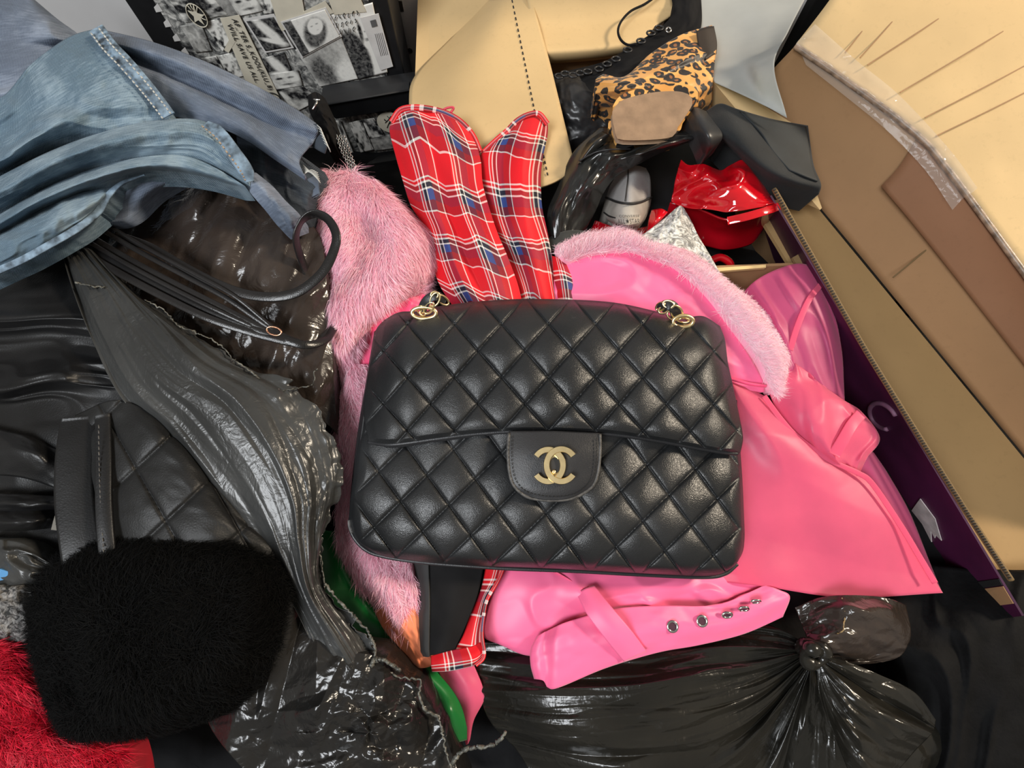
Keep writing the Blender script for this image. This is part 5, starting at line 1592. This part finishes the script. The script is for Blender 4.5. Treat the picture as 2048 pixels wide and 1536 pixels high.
loft('gathered_side', [[(548, 1170, 4.2), (590, 1210, 4.8), (640, 1260, 4.6), (700, 1300, 4.2), (752, 1310, 3.4)],
                       [(520, 1260, 4.2), (580, 1290, 5.0), (640, 1330, 5.0), (720, 1350, 4.6), (830, 1370, 3.2)],
                       [(470, 1345, 4.0), (560, 1370, 4.8), (650, 1400, 5.0), (750, 1405, 4.6), (880, 1440, 3.0)],
                       [(415, 1440, 3.8), (530, 1450, 4.6), (660, 1470, 4.8), (770, 1475, 4.4), (905, 1510, 3.0)],
                       [(540, 1600, 3.4), (620, 1600, 4.0), (700, 1600, 4.2), (800, 1600, 4.0), (940, 1600, 2.8)]], M_pl, ts, 220, 200,
     disp=lambda u, v, x, y: 1.2 * facet((x + .22 * y) / 36, y / 300, 27) * (1.2 - .8 * v) + .55 * (.2 + v) * crumple(x / 95, y / 80, 13, .4) + swirl(x, y), skirt=4)
ragged('torn_rim', [(728, 1335, 4.6), (760, 1335, 4.6), (800, 1355, 4.4), (840, 1360, 4.2), (838, 1390, 4.2), (852, 1420, 4.0), (876, 1436, 3.9), (886, 1470, 3.8), (893, 1510, 3.8), (905, 1540, 3.8)], .0015, ts, None, 90, 3, 5)
ragged('torn_shred', [(905, 1525, 3.8), (925, 1500, 4.2), (958, 1494, 4.4), (990, 1488, 4.6), (1012, 1464, 5.0)], .0024, ts, None, 46, 2.5, 6)
ragged('torn_shred', [(742, 1330, 5.0), (752, 1318, 5.0), (772, 1322, 4.9), (800, 1340, 4.6)], .0035, ts, None, 30, 2.0, 7)

# ------------------------------------------------------------------ sack with the knot
M_pl2 = plastic('olive_black_polythene', (.009, .0085, .007), .22, tint=(.020, .018, .014), fine=.7)
ks = thing('knotted_sack', 'full black bin bag with a tied knot below the pink belt', 'plastic bag', tuple(Wp(1450, 1400, -6)))
loft('side', [[(1612, 1288, 2.2), (1560, 1262, 1.8), (1450, 1255, 1.0), (1300, 1280, .6), (1120, 1290, 0), (955, 1285, -1.0)],
              [(1605, 1300, 2.6), (1540, 1300, 2.6), (1430, 1310, 2.6), (1280, 1340, 2.4), (1100, 1350, 1.6), (950, 1340, -.6)],
              [(1604, 1310, 2.8), (1520, 1345, 3.0), (1400, 1375, 3.4), (1260, 1400, 3.4), (1100, 1410, 2.4), (962, 1400, -.6)],
              [(1606, 1320, 2.8), (1520, 1385, 3.0), (1410, 1430, 3.6), (1270, 1460, 3.6), (1120, 1470, 2.4), (985, 1450, -.8)],
              [(1610, 1330, 2.8), (1530, 1420, 2.8), (1440, 1485, 3.2), (1320, 1520, 3.2), (1180, 1530, 2.2), (1040, 1510, -.8)],
              [(1614, 1336, 2.6), (1550, 1440, 2.2), (1490, 1530, 2.2), (1400, 1600, 2.2), (1260, 1630, 1.6), (1100, 1620, -.8)],
              [(1620, 1340, 2.4), (1588, 1450, 1.4), (1560, 1560, 1.0), (1520, 1660, 1.0), (1400, 1720, .8), (1200, 1720, -1)]], M_pl2, ks, 200, 220,
     disp=lambda u, v, x, y: .95 * facet(v * 8, u * 1.5, 33) * (.35 + .65 * np.sin(np.pi * np.clip(u * .9, 0, 1))) + .5 * facet(v * 17, u * 2.6, 15) + .16 * facet(v * 36, u * 6, 5), skirt=6)
loft('side', [[(1616, 1335, 2.4), (1600, 1420, 1.2), (1590, 1500, .6), (1570, 1620, .2)], [(1630, 1335, 2.4), (1660, 1420, 1.4), (1690, 1520, .8), (1720, 1640, .2)], [(1645, 1330, 2.2), (1720, 1400, 1.0), (1800, 1500, .4), (1900, 1620, -.4)], [(1650, 1320, 2.0), (1760, 1360, .4), (1860, 1420, -.4), (2000, 1500, -1.4)]], M_pl2, ks, 90, 90,
     disp=lambda u, v, x, y: .6 * crumple(v * 6, u * 1.8, 8, .5), skirt=4)
# fanned tail
loft('tail', [[(1648, 1312, 4.0), (1700, 1325, 4.4), (1760, 1350, 4.4), (1830, 1385, 4.0), (1872, 1440, 3.4)],
              [(1645, 1320, 4.2), (1690, 1350, 4.8), (1745, 1390, 5.0), (1805, 1430, 4.6), (1865, 1465, 3.6)],
              [(1642, 1326, 4.2), (1676, 1370, 4.8), (1725, 1425, 5.0), (1785, 1475, 4.6), (1832, 1500, 3.6)],
              [(1638, 1330, 4.2), (1660, 1390, 4.6), (1700, 1460, 4.8), (1750, 1520, 4.4), (1790, 1545, 3.6)],
              [(1634, 1332, 4.0), (1642, 1400, 4.2), (1672, 1480, 4.2), (1700, 1550, 4.0), (1720, 1590, 3.4)]], M_pl2, ks, 130, 130,
     disp=lambda u, v, x, y: (.85 * facet(v * 7, u * 1.4, 52) + .4 * facet(v * 13, u * 3, 12) + .14 * facet(v * 24, u * 6, 2)) * np.clip(u * 2.5, .25, 1), solid=.0006)
loft('ear', [[(1590, 1215, 2.2), (1640, 1195, 3.0), (1700, 1190, 3.4), (1770, 1195, 3.2), (1812, 1210, 2.2)],
             [(1600, 1240, 2.6), (1650, 1225, 3.6), (1710, 1225, 4.2), (1775, 1235, 4.0), (1822, 1262, 2.4)],
             [(1610, 1265, 2.8), (1660, 1262, 3.8), (1715, 1268, 4.4), (1770, 1280, 4.0), (1815, 1292, 2.4)],
             [(1616, 1285, 3.0), (1655, 1292, 3.8), (1700, 1302, 3.8), (1745, 1316, 3.2), (1790, 1318, 2.2)],
             [(1622, 1300, 3.2), (1645, 1308, 3.6), (1668, 1318, 3.4), (1690, 1326, 2.8), (1715, 1330, 2.0)]], M_plb, ks, 90, 80,
     disp=lambda u, v, x, y: .7 * crumple(u * 3.4, v * 2.6, 71, .4), solid=.0006)
tube('knot', [(1600, 1300, 3.0), (1618, 1288, 4.0), (1640, 1292, 4.4), (1648, 1310, 4.2), (1636, 1326, 4.2), (1616, 1324, 4.2), (1608, 1308, 4.6), (1622, 1298, 5.0), (1640, 1304, 4.6)], .0058, M_pl2, ks, n=60, seg=10, taper=lambda t: .75 + .25 * np.sin(t * 23))
ragged('glint_streak', [(1684, 1196, 3.8), (1690, 1225, 4.4), (1687, 1250, 4.6), (1686, 1262, 4.6), (1672, 1268, 4.5)], .0009, ks, plain('olive_glint_polythene', srgb(150, 128, 90), .3), 30, 1.0, 9)  # golden reflection on the ear, drawn as a pale streak

# black garment in the corner
cg = loft('black_coat_sleeve', [[(1740, 1120, -2), (1840, 1130, -1.5), (1960, 1140, -.5), (2150, 1150, 0)], [(1770, 1220, -1.5), (1860, 1230, -.4), (1980, 1240, 1.6), (2150, 1240, .6)], [(1800, 1310, -.4), (1890, 1330, 1.0), (2000, 1340, 1.6), (2150, 1340, .6)],
                               [(1820, 1400, -.6), (1910, 1420, .6), (2010, 1440, 1.2), (2150, 1440, .4)], [(1830, 1520, -.8), (1920, 1530, .4), (2020, 1540, .8), (2150, 1540, .2)], [(1800, 1660, -1), (1920, 1660, 0), (2020, 1660, .4), (2150, 1660, 0)]],
         plain('black_wool', (.0035, .0035, .004), .8, var=.3, vscale=60, bump=.5, bscale=250, spec=.15), None, 90, 90, disp=lambda u, v, x, y: .7 * ridge(u * 2.4 + v * .8, v * 1.6, 66, 2) - .2, skirt=5)
tag(cg, 'black woollen coat sleeve lying below the purple printed carton side', 'coat')

# ------------------------------------------------------------------ black leather jacket on the left
M_jack = leather('black_soft_leather', (.007, .007, .0075), .40, 500, .2, .35)
M_jack2 = leather('black_quilted_leather', (.009, .009, .009), .48, 500, .3, .35)
jk = thing('leather_jacket', 'black leather jacket with quilted sleeve under the denim jacket and torn sack', 'jacket', tuple(Wp(150, 800, -4)))
loft('body', [[(-140, 470, 3.6), (0, 480, 4.4), (90, 490, 4.6), (180, 490, 4.2)],
              [(-140, 560, 3.6), (0, 570, 4.8), (110, 570, 5.0), (220, 560, 4.6)],
              [(-140, 632, 4.6), (0, 636, 6.2), (120, 630, 6.2), (240, 640, 5.0)],
              [(-140, 665, 3.4), (0, 668, 4.4), (120, 662, 4.6), (260, 690, 4.4)],
              [(-140, 720, 3.4), (0, 725, 4.4), (130, 712, 4.8), (280, 730, 4.4)],
              [(-140, 772, 4.6), (0, 778, 6.0), (120, 755, 6.0), (300, 770, 4.4)],
              [(-140, 800, 3.2), (0, 806, 4.2), (120, 790, 4.6), (320, 810, 4.2)],
              [(-140, 880, 3.0), (0, 880, 4.0), (150, 870, 4.6), (400, 900, 4.0)],
              [(-140, 1000, 2.8), (0, 1000, 3.6), (180, 980, 4.4), (480, 1000, 3.8)],
              [(-140, 1150, 2.6), (0, 1140, 3.2), (200, 1120, 4.0), (560, 1120, 3.4)]], M_jack, jk, 110, 170,
     disp=lambda u, v, x, y: .5 * ridge(u * 2.0 + v * .5, v * 7, 77, 2) - .1, skirt=4)


def sq(u, v, x, y):
    return quilt(x, y, 420, 960, 150, 190, .15, .38) + .15 * fbm(u * 4, v * 4, 3)


loft('quilted_sleeve', [[(150, 830, 5.0), (230, 800, 6.2), (310, 830, 6.2), (380, 890, 5.0)], [(140, 900, 5.2), (250, 880, 6.8), (360, 900, 6.8), (450, 970, 5.2)], [(138, 980, 5.2), (260, 970, 7.2), (390, 980, 7.2), (510, 1050, 5.4)], [(140, 1060, 5.2), (270, 1055, 7.4), (420, 1050, 7.4), (560, 1110, 5.4)], [(150, 1150, 5.0), (280, 1150, 7.0), (430, 1150, 7.0), (590, 1180, 5.0)]], M_jack2, jk, 130, 110, disp=sq, skirt=3)
ribbon('seam_band', [(160, 835, 5.9), (150, 920, 6.4), (150, 1000, 6.7), (160, 1080, 6.9), (172, 1150, 6.8)], 2.4, .30, M_jack, jk, 40)
ribbon('seam_band', [(206, 830, 6.5), (208, 920, 7.2), (208, 1000, 7.6), (212, 1070, 7.8), (220, 1150, 7.6)], 1.0, .30, M_jack, jk, 40)
for k in range(26):
    t = k / 26
    y = 850 + 280 * t
    x = 197 + 12 * t ** 2
    tube('stitch', [(x, y, 7.3 + .9 * t), (x + 1, y + 7, 7.3 + .9 * t)], .0004, M_wear, jk, seg=5)
for rows_, r0 in (([[(-60, 845, 4.8), (40, 870, 5.6), (130, 905, 4.8)], [(-60, 900, 5.0), (40, 905, 6.0), (135, 940, 5.0)], [(-60, 950, 4.4), (40, 955, 5.0), (135, 985, 4.4)]], 0),
                  ([[(-60, 985, 5.0), (50, 990, 5.8), (125, 994, 5.2)], [(-60, 1004, 5.6), (50, 1008, 6.6), (125, 1010, 5.8)], [(-60, 1020, 5.0), (50, 1024, 5.6), (124, 1020, 5.0)]], 1),
                  ([[(-60, 1015, 5.0), (50, 1020, 5.8), (112, 1022, 5.2)], [(-60, 1040, 5.8), (50, 1042, 6.8), (100, 1040, 5.8)], [(-60, 1060, 5.0), (40, 1062, 5.6), (88, 1058, 5.0)]], 2)):
    loft('belt_fold', rows_, M_jack, jk, 40, 24, disp=lambda u, v, x, y: .2 * fbm(u * 3, v * 2, r0), skirt=1)
zp = plate('zip_pull', [(104, 1058, 6.4), (108, 1042, 6.4), (114, 1022, 6.4), (122, 1022, 6.4), (121, 1042, 6.4), (121, 1060, 6.4)], .002, M_silver, jk, bevel=.0006)
plate('zip_slot', [(111, 1050, 6.5), (112, 1045, 6.5), (118, 1045, 6.5), (118, 1051, 6.5)], .0006, M_ink, zp)

# shiny black bag scrap, blue scrap, sequins, red fur
sc = loft('crinkled_foil_scrap', [[(-60, 1075, 5.0), (40, 1085, 5.6), (100, 1120, 5.0)], [(-60, 1110, 5.2), (40, 1120, 5.8), (108, 1140, 5.2)], [(-60, 1150, 4.8), (40, 1165, 5.4), (95, 1160, 4.8)], [(-60, 1175, 4.4), (20, 1175, 4.8), (70, 1170, 4.4)]], M_plg, None, 50, 40, disp=lambda u, v, x, y: .6 * ridge(u * 1.5 + 1, v * 4, 9, 2) - .2, skirt=2)
tag(sc, 'crinkled dark plastic scrap above the grey sequinned cloth', 'plastic')
bs = plate('blue_cloth_scrap', [(-40, 1140, 5.6), (0, 1138, 5.7), (26, 1146, 5.7), (6, 1160, 5.6), (-40, 1168, 5.5)], .002, plain('sky_blue_cotton', srgb(70, 130, 180), .7), None)
tag(bs, 'small sky blue cloth scrap at the edge above the sequinned cloth', 'cloth')
t_ = NT('grey_sequin_cloth')
v_ = t_.coords('Object')
n_ = t_.noise(v_, 190, 5, .7, 1.5)
t_.set(Base_Color=t_.ramp(n_, [(.4, (.02, .02, .02)), (.6, (.35, .34, .33))]), Roughness=.4, Normal=t_.bump(n_, .9, .004))
gq = loft('sequin_cloth', [[(-60, 1172, 5.0), (20, 1172, 5.6), (85, 1178, 5.0)], [(-60, 1215, 5.2), (20, 1215, 6.0), (75, 1225, 5.2)], [(-60, 1255, 5.0), (20, 1255, 5.6), (62, 1262, 5.0)], [(-60, 1275, 4.6), (10, 1280, 4.8), (48, 1285, 4.6)]], t_.m, None, 40, 40, disp=lambda u, v, x, y: .3 * ridge(u * 4, v * 5, 3, 2), skirt=2)
tag(gq, 'grey sequinned cloth beside the black fur cuff', 'cloth')
M_redb = plain('red_fur_base', srgb(150, 8, 30), .8, var=.2)
o, P = loft('red_fur', [[(-120, 1270, 4.0), (-20, 1285, 4.8), (60, 1310, 4.6), (110, 1380, 3.6)], [(-120, 1370, 4.2), (0, 1390, 5.4), (90, 1410, 5.2), (150, 1460, 3.8)], [(-120, 1460, 4.2), (20, 1470, 5.6), (130, 1480, 5.2), (215, 1490, 3.8)], [(-120, 1560, 4.0), (40, 1560, 5.2), (150, 1560, 5.0), (245, 1550, 3.6)], [(-120, 1680, 3.6), (40, 1680, 4.6), (150, 1680, 4.2), (260, 1680, 3.4)]], M_redb, None, 60, 70, disp=lambda u, v, x, y: .5 * ridge(u * 2 - v, v * 4, 5, 2), skirt=3, ret=True)
tag(o, 'fluffy crimson red fur garment in the corner below the black fur cuff', 'garment')
fur('pile', P, 26000, .016, (.8, .5), hair('crimson_fur', srgb(150, 6, 30), srgb(220, 24, 56)), o, 12, .35, .00028, .35, 9, .6)
# black fur cuff
M_cuffb = plain('black_fur_base', (.0015, .0015, .0015), .9, spec=.05)
o, P = loft('fur_cuff', [[(120, 1120, 6.0), (220, 1098, 7.0), (340, 1088, 7.4), (450, 1090, 7.2), (540, 1120, 6.0)],
                         [(85, 1170, 6.4), (200, 1160, 9.0), (340, 1150, 9.8), (470, 1150, 9.2), (560, 1170, 6.6)],
                         [(75, 1240, 6.6), (200, 1240, 9.8), (340, 1240, 10.6), (470, 1235, 9.8), (555, 1245, 6.6)],
                         [(80, 1310, 6.6), (200, 1320, 9.8), (330, 1320, 10.6), (450, 1310, 9.6), (538, 1310, 6.4)],
                         [(95, 1380, 6.4), (200, 1395, 9.2), (320, 1395, 9.8), (430, 1375, 8.8), (505, 1370, 6.2)],
                         [(120, 1440, 6.0), (200, 1450, 7.6), (310, 1440, 8.0), (400, 1420, 7.4), (460, 1405, 5.8)],
                         [(160, 1468, 5.2), (220, 1466, 6.0), (300, 1456, 6.2), (370, 1440, 6.0), (425, 1420, 5.2)]], M_cuffb, None, 60, 60, skirt=5, ret=True)
tag(o, 'thick black fur cuff lying across the quilted leather sleeve', 'fur')
fur('pile', P, 70000, .012, lambda u, v: ((u - .5) * 1.4, (v - .5) * 1.6 + .2), hair('black_fur', (.0015, .0015, .0015), (.004, .004, .004), .8, .08), o, 14, .5, .00024, .35, 8, .5)

# ------------------------------------------------------------------ leather straps
M_strap = leather('strap_leather', (.011, .010, .010), .28, 700, .2, .5)
sp_ = thing('strap_bundle', 'bundle of thin black leather straps with a small gold buckle on the torn sack', 'strap', tuple(Wp(430, 600, 5)))
ribbon('loop_strap', [(230, 470, 6.4), (300, 495, 7.0), (370, 535, 7.3), (430, 566, 7.5), (490, 588, 7.6), (550, 594, 7.7), (600, 582, 7.7), (645, 545, 7.8), (668, 500, 8.0), (672, 468, 8.2), (655, 438, 8.2), (628, 428, 8.0), (604, 442, 7.6), (592, 472, 7.0), (598, 505, 5.8), (612, 540, 4.4), (640, 590, 3.0)], .74, .18, M_strap, sp_, 140,
       roll=lambda t: np.interp(t, [0, .45, .6, .68, .76, .85, 1], [0, 0, .5, .9, 1.5, 1.1, .6]))
for k, (dx, dy, wd) in enumerate(((0, 0, .65), (16, -12, .55), (40, -26, .42), (-6, 14, .6), (8, -5, .35), (60, -30, .3))):
    ribbon('strap', [(165 + dx, 486 + dy, 6.4 + .1 * k), (240 + dx, 530 + dy, 7.0 + .1 * k), (330 + dx, 578 + dy, 7.2 + .1 * k), (420 + dx * .8, 622 + dy, 7.2 + .1 * k), (500 + dx * .4, 655 + dy * .6, 7.0), (560, 676 + dy * .3, 6.6), (610 - dx * .1, 690 + dy * .1, 6.2)] + ([(650, 680, 5.0), (668, 655, 3.6), (690, 620, 2.0)] if k == 0 else []), wd, .22, M_strap, sp_, 90)
torus('buckle', Wp(548, 662, 7.5), np.array([.97, -.2, 0]), UP, .0032, .0007, plain('rose_gold', (.85, .45, .28), .25, 1.0), sp_, 1.9)

# ------------------------------------------------------------------ denim jacket
M_den = denim('blue_denim', srgb(62, 86, 104), srgb(146, 164, 176))
M_den2 = denim('pale_denim', srgb(82, 92, 108), srgb(134, 144, 160), .7)
M_dgrey = denim('charcoal_denim', srgb(48, 54, 62), srgb(84, 92, 102), .6)
M_seam = plain('worn_seam_denim', srgb(112, 132, 150), .85, var=.42, vscale=130, bump=.4, bscale=400)
M_stitch = plain('pale_thread', srgb(186, 186, 180), .7)
dj = thing('denim_jacket', 'faded blue denim jacket with stitched seams heaped on the black clothes', 'jacket', tuple(Wp(220, 260, -4)))


def fold(a, b, amp, seed, p=0):
    return lambda u, v, x, y: amp * ridge(u * a + .3 * v, v * b, seed, 2) + .18 * fbm(x / 60, y / 60, seed) - amp * .4


# layer lying at the back
loft('back_sleeve', [[(-80, -60, 7.0), (0, -40, 8.4), (50, -15, 8.2), (70, 0, 7.0)], [(-80, 20, 7.4), (0, 10, 9.2), (70, 25, 8.8), (115, 38, 7.2)], [(-80, 90, 7.6), (10, 70, 9.4), (90, 62, 9.0), (160, 72, 7.4)], [(-80, 160, 7.6), (0, 130, 9.2), (80, 110, 9.0), (170, 100, 7.4)], [(-80, 200, 7), (0, 190, 8.4), (80, 170, 8.4), (180, 150, 7.2)]], M_den2, dj, 60, 60,
     disp=lambda u, v, x, y: .8 * ridge(u * .8 - .2, v * 3.2, 7, 1) - .2, uvs=(.12, .12), skirt=3)
# front edge panel running to the right
loft('front_panel', [[(200, 58, 9.4), (300, 82, 9.6), (400, 118, 9.2), (500, 165, 8.4), (580, 210, 7.6), (632, 246, 7.0)],
                     [(215, 82, 10.6), (310, 108, 10.6), (405, 146, 10.2), (495, 192, 9.4), (575, 235, 8.4), (636, 262, 7.6)],
                     [(228, 105, 9.4), (315, 138, 9.2), (400, 176, 8.8), (490, 220, 8.2), (565, 258, 7.6), (628, 282, 7.0)],
                     [(245, 130, 10.2), (325, 158, 10.2), (402, 192, 9.8), (475, 228, 9.2), (535, 268, 8.4), (600, 318, 7.4)],
                     [(285, 185, 9.8), (350, 205, 9.8), (420, 228, 9.6), (490, 262, 9.0), (548, 305, 8.2), (606, 345, 7.2)],
                     [(325, 228, 9.0), (380, 240, 9.0), (440, 256, 8.8), (498, 284, 8.2), (550, 320, 7.4), (612, 362, 6.6)]], M_den2, dj, 100, 80,
     disp=lambda u, v, x, y: .15 * fbm(x / 50, y / 50, 4), uvs=(.2, .1), solid=.002)
loft('cuff_end', [[(618, 252, 7.4), (634, 248, 7.6), (646, 268, 7.2)], [(622, 270, 7.0), (640, 272, 7.2), (652, 290, 7.0)], [(612, 284, 6.4), (635, 300, 6.6), (650, 308, 6.4)]], M_dgrey, dj, 14, 14)
for k in range(7):
    x0 = 634 + k * 2.5
    tube('frayed_thread', [(x0, 250 + k * 6, 7.8), (x0 + 8, 258 + k * 6, 8.0), (x0 + 12, 274 + k * 5, 7.6)], .0004, M_stitch, dj, n=8, seg=4)
for k in range(6):
    tube('frayed_thread', [(606, 350 - k * 4, 7.0), (622 + k * 2, 340 + k * 3, 7.2), (636 + k, 346 + k * 4, 7.0)], .0004, M_stitch, dj, n=8, seg=4)
# darker layer underneath
loft('inner_layer', [[(470, 250, 6.2), (540, 280, 6.2), (600, 310, 5.6), (650, 345, 4.6)], [(480, 310, 6.4), (550, 330, 6.4), (605, 350, 5.8), (640, 370, 4.8)], [(510, 370, 6.2), (560, 380, 6.2), (605, 395, 5.6), (622, 405, 4.8)], [(560, 440, 5.6), (585, 440, 5.8), (605, 440, 5.4), (618, 435, 4.8)]], M_dgrey, dj, 50, 50, disp=fold(1.5, 1.5, .35, 3), uvs=(.08, .08), skirt=3)
# yoke at the left with its stitched seam
loft('yoke', [[(-90, 200, 9.0), (0, 195, 10.2), (60, 130, 10.8), (130, 78, 10.8), (180, 60, 10.4), (208, 60, 9.8)],
              [(-90, 250, 9.0), (0, 240, 10.6), (80, 170, 11.6), (160, 120, 11.8), (215, 98, 11.4), (245, 100, 10.4)],
              [(-90, 290, 8.6), (0, 290, 10.0), (80, 235, 11.2), (170, 180, 11.9), (240, 150, 11.6), (285, 150, 10.8)],
              [(-90, 330, 9.4), (0, 318, 11.2), (70, 272, 12.2), (170, 225, 12.2), (260, 198, 11.8), (320, 195, 11.0)],
              [(-90, 370, 8.0), (0, 345, 9.2), (80, 300, 10.2), (170, 268, 10.8), (260, 246, 10.8), (345, 236, 10.2)]], M_den, dj, 110, 90,
     disp=lambda u, v, x, y: .45 * ridge(u * 2.2 - v * .6, v * 2.0, 15, 2) - .15 + .1 * fbm(x / 45, y / 45, 4), uvs=(.22, .16), solid=.002, skirt=2)
sm = ribbon('seam', [(192, 58, 11.3), (218, 92, 11.9), (250, 125, 11.9), (285, 165, 11.7), (312, 198, 11.5), (338, 232, 11.0)], lambda t: 1.25 - .25 * t, .14, M_seam, dj, 50)
for off, st_ in ((-14, 0), (2, 1)):
    for k in range(24):
        t = k / 24
        q0 = cr(np.array([(192, 58, 11.7), (218, 92, 12.3), (250, 125, 12.3), (285, 165, 12.1), (312, 198, 11.9), (338, 232, 11.4)], float), np.array([t, t + .022]))
        q0[:, 0] += off + 4
        q0[:, 1] -= off * .6
        tube('stitch', q0, .0006, M_stitch, sm, seg=5)
# sleeve folds coming forward
loft('sleeve', [[(-90, 400, 8.6), (0, 352, 9.6), (100, 302, 10.4), (210, 262, 10.8), (320, 240, 10.8), (400, 240, 10.4), (450, 270, 9.6), (478, 300, 8.8)],
                [(-90, 420, 10.2), (0, 380, 11.6), (100, 325, 12.4), (210, 284, 12.6), (320, 262, 12.2), (400, 265, 11.6), (455, 300, 10.6), (490, 330, 9.4)],
                [(-90, 440, 9.6), (0, 400, 10.8), (100, 348, 11.4), (210, 308, 11.6), (320, 290, 11.4), (400, 290, 11.0), (460, 325, 10.2), (500, 355, 9.0)],
                [(-90, 455, 8.6), (0, 418, 9.6), (100, 362, 10.2), (210, 325, 10.6), (320, 308, 10.8), (395, 312, 10.6), (450, 340, 9.8), (496, 368, 8.8)]], M_den, dj, 130, 70,
     disp=lambda u, v, x, y: .2 * ridge(u * 3, v * 2, 25, 2) + .1 * fbm(x / 40, y / 40, 8), uvs=(.3, .1), skirt=2)
loft('sleeve_fold', [[(-90, 480, 8.6), (0, 428, 9.4), (90, 375, 9.8), (200, 332, 10.4), (300, 312, 10.9), (370, 312, 10.9), (430, 335, 10.2), (490, 372, 9.2)],
                     [(-90, 500, 9.6), (0, 445, 10.8), (90, 395, 11.4), (200, 352, 11.8), (290, 332, 11.6), (360, 335, 11.0), (420, 350, 10.2), (480, 372, 9.0)],
                     [(-90, 520, 8.4), (0, 465, 9.2), (90, 412, 9.8), (190, 372, 10.2), (270, 345, 10.2), (330, 342, 9.8), (400, 352, 9.2), (470, 372, 8.4)]], M_den, dj, 120, 50,
     disp=lambda u, v, x, y: .15 * fbm(x / 40, y / 40, 3), uvs=(.3, .07), skirt=2)
# cuff seam and narrow strip
cs = ribbon('cuff_seam', [(412, 248, 11.0), (440, 272, 11.0), (466, 305, 10.8), (488, 335, 10.2), (500, 362, 9.4)], lambda t: np.interp(t, [0, .15, .85, 1], [.6, 1.2, 1.1, .6]), .12, M_seam, dj, 40)
for k in range(16):
    t = k / 16
    q0 = cr(np.array([(404, 252, 11.5), (432, 276, 11.5), (458, 310, 11.3), (480, 340, 10.7), (492, 364, 9.9)], float), np.array([t, t + .03]))
    tube('stitch', q0, .0006, plain('tan_thread', srgb(160, 140, 118), .7) if k == 0 else bpy.data.materials['tan_thread'], cs, seg=5)
loft('placket', [[(478, 352, 8.8), (496, 345, 9.2), (512, 345, 8.6)], [(500, 385, 8.4), (522, 372, 9.0), (545, 372, 8.2)], [(530, 420, 7.8), (552, 404, 8.4), (572, 402, 7.6)], [(552, 448, 7.2), (576, 434, 7.8), (600, 430, 7.0)], [(566, 462, 6.6), (585, 455, 7.0), (604, 448, 6.4)]], M_den2, dj, 24, 50, uvs=(.03, .1), disp=lambda u, v, x, y: .15 * fbm(u * 3, v * 5, 2), skirt=1.5)
# hem panel hanging at the lower left, with lining turned out
loft('hem_panel', [[(-90, 505, 8.0), (0, 462, 9.0), (80, 420, 9.6), (150, 388, 9.8), (215, 372, 9.6), (245, 362, 9.0)],
                   [(-90, 530, 8.6), (0, 490, 10.0), (70, 460, 10.6), (130, 430, 10.8), (185, 405, 10.4), (225, 385, 9.4)],
                   [(-90, 560, 8.4), (0, 520, 9.8), (55, 495, 10.2), (110, 466, 10.4), (165, 436, 10.0), (205, 408, 9.2)],
                   [(-90, 588, 7.6), (0, 545, 8.8), (45, 524, 9.2), (100, 494, 9.4), (155, 462, 9.2), (198, 428, 8.6)]], M_den, dj, 100, 60,
     disp=lambda u, v, x, y: .2 * ridge(u * 3, v * 2, 5, 2) + .12 * fbm(x / 30, y / 30, 8), uvs=(.22, .10), skirt=1.5)
hm = ribbon('hem', [(-60, 568, 9.4), (0, 540, 9.9), (48, 518, 10.2), (102, 488, 10.4), (155, 457, 10.2), (196, 424, 9.7), (216, 392, 9.9), (245, 366, 10.0), (290, 350, 10.2)], lambda t: np.interp(t, [0, .72, 1], [.5, .5, .08]), .16, M_seam, dj, 80)
loft('lining', [[(205, 420, 8.0), (235, 380, 8.8), (290, 352, 9.2), (350, 340, 9.0), (390, 336, 8.4)], [(200, 435, 7.6), (240, 410, 8.4), (290, 385, 8.8), (340, 362, 8.4), (385, 345, 7.8)], [(200, 446, 7.0), (240, 444, 7.4), (272, 428, 7.6), (315, 388, 7.4), (375, 352, 7.2)]], M_den2, dj, 50, 30, disp=lambda u, v, x, y: .35 * ridge(u * 2.5, v * 1, 15, 1) - .1, uvs=(.12, .05), skirt=1)
plate('denim_tab', [(612, 362, 5.4), (632, 352, 5.4), (636, 385, 5.2), (612, 398, 5.2)], .003, M_den2, dj, bevel=.001)

# ------------------------------------------------------------------ silver chain, jet clip by the collage chest
ch = thing('silver_chain', 'triple strand of small bright silver links hanging by the collage chest', 'chain', tuple(Wp(690, 310, 0)))
for s_ in range(3):
    pts = crl([(674 + s_ * 7, 270, 2.6), (680 + s_ * 7.5, 292, 2.6), (688 + s_ * 7, 312, 2.4), (698 + s_ * 6, 332, 2.2), (706 + s_ * 6, 356, 2.0)], 20)
    for k in range(19):
        p, q = W(*pts[k]), W(*pts[k + 1])
        ax = (q - p) / np.linalg.norm(q - p)
        si = np.cross(ax, PN if (k + s_) % 2 else np.array([1.0, .3, 0]))
        si /= np.linalg.norm(si)
        torus('link', (p + q) / 2, ax, si, .0012, .00050, M_silver, ch, 1.25, 12, 6)
hk = thing('black_strap_clip', 'black strap with a small bright metal hook in front of the collage chest ledge', 'clip', tuple(Wp(635, 240, 0)))
loft('strap', [[(616, 190, 1.0), (632, 184, 1.6), (650, 196, 1.2)], [(618, 220, 1.2), (640, 218, 2.0), (662, 230, 1.2)], [(632, 250, 1.2), (652, 248, 1.8), (674, 262, 1.0)], [(650, 290, .8), (664, 285, 1.2), (680, 290, .8)]], M_velvet, hk, 24, 30, disp=lambda u, v, x, y: .3 * fbm(u * 3, v * 4, 2), skirt=3)
tube('hook', [(625, 220, 2.4), (631, 210, 2.6), (634, 203, 2.6), (628, 199, 2.6)], .0010, M_silver, hk, n=16)
tube('hook_bar', [(627, 199, 2.6), (640, 200, 2.6)], .0008, M_silver, hk, n=6)
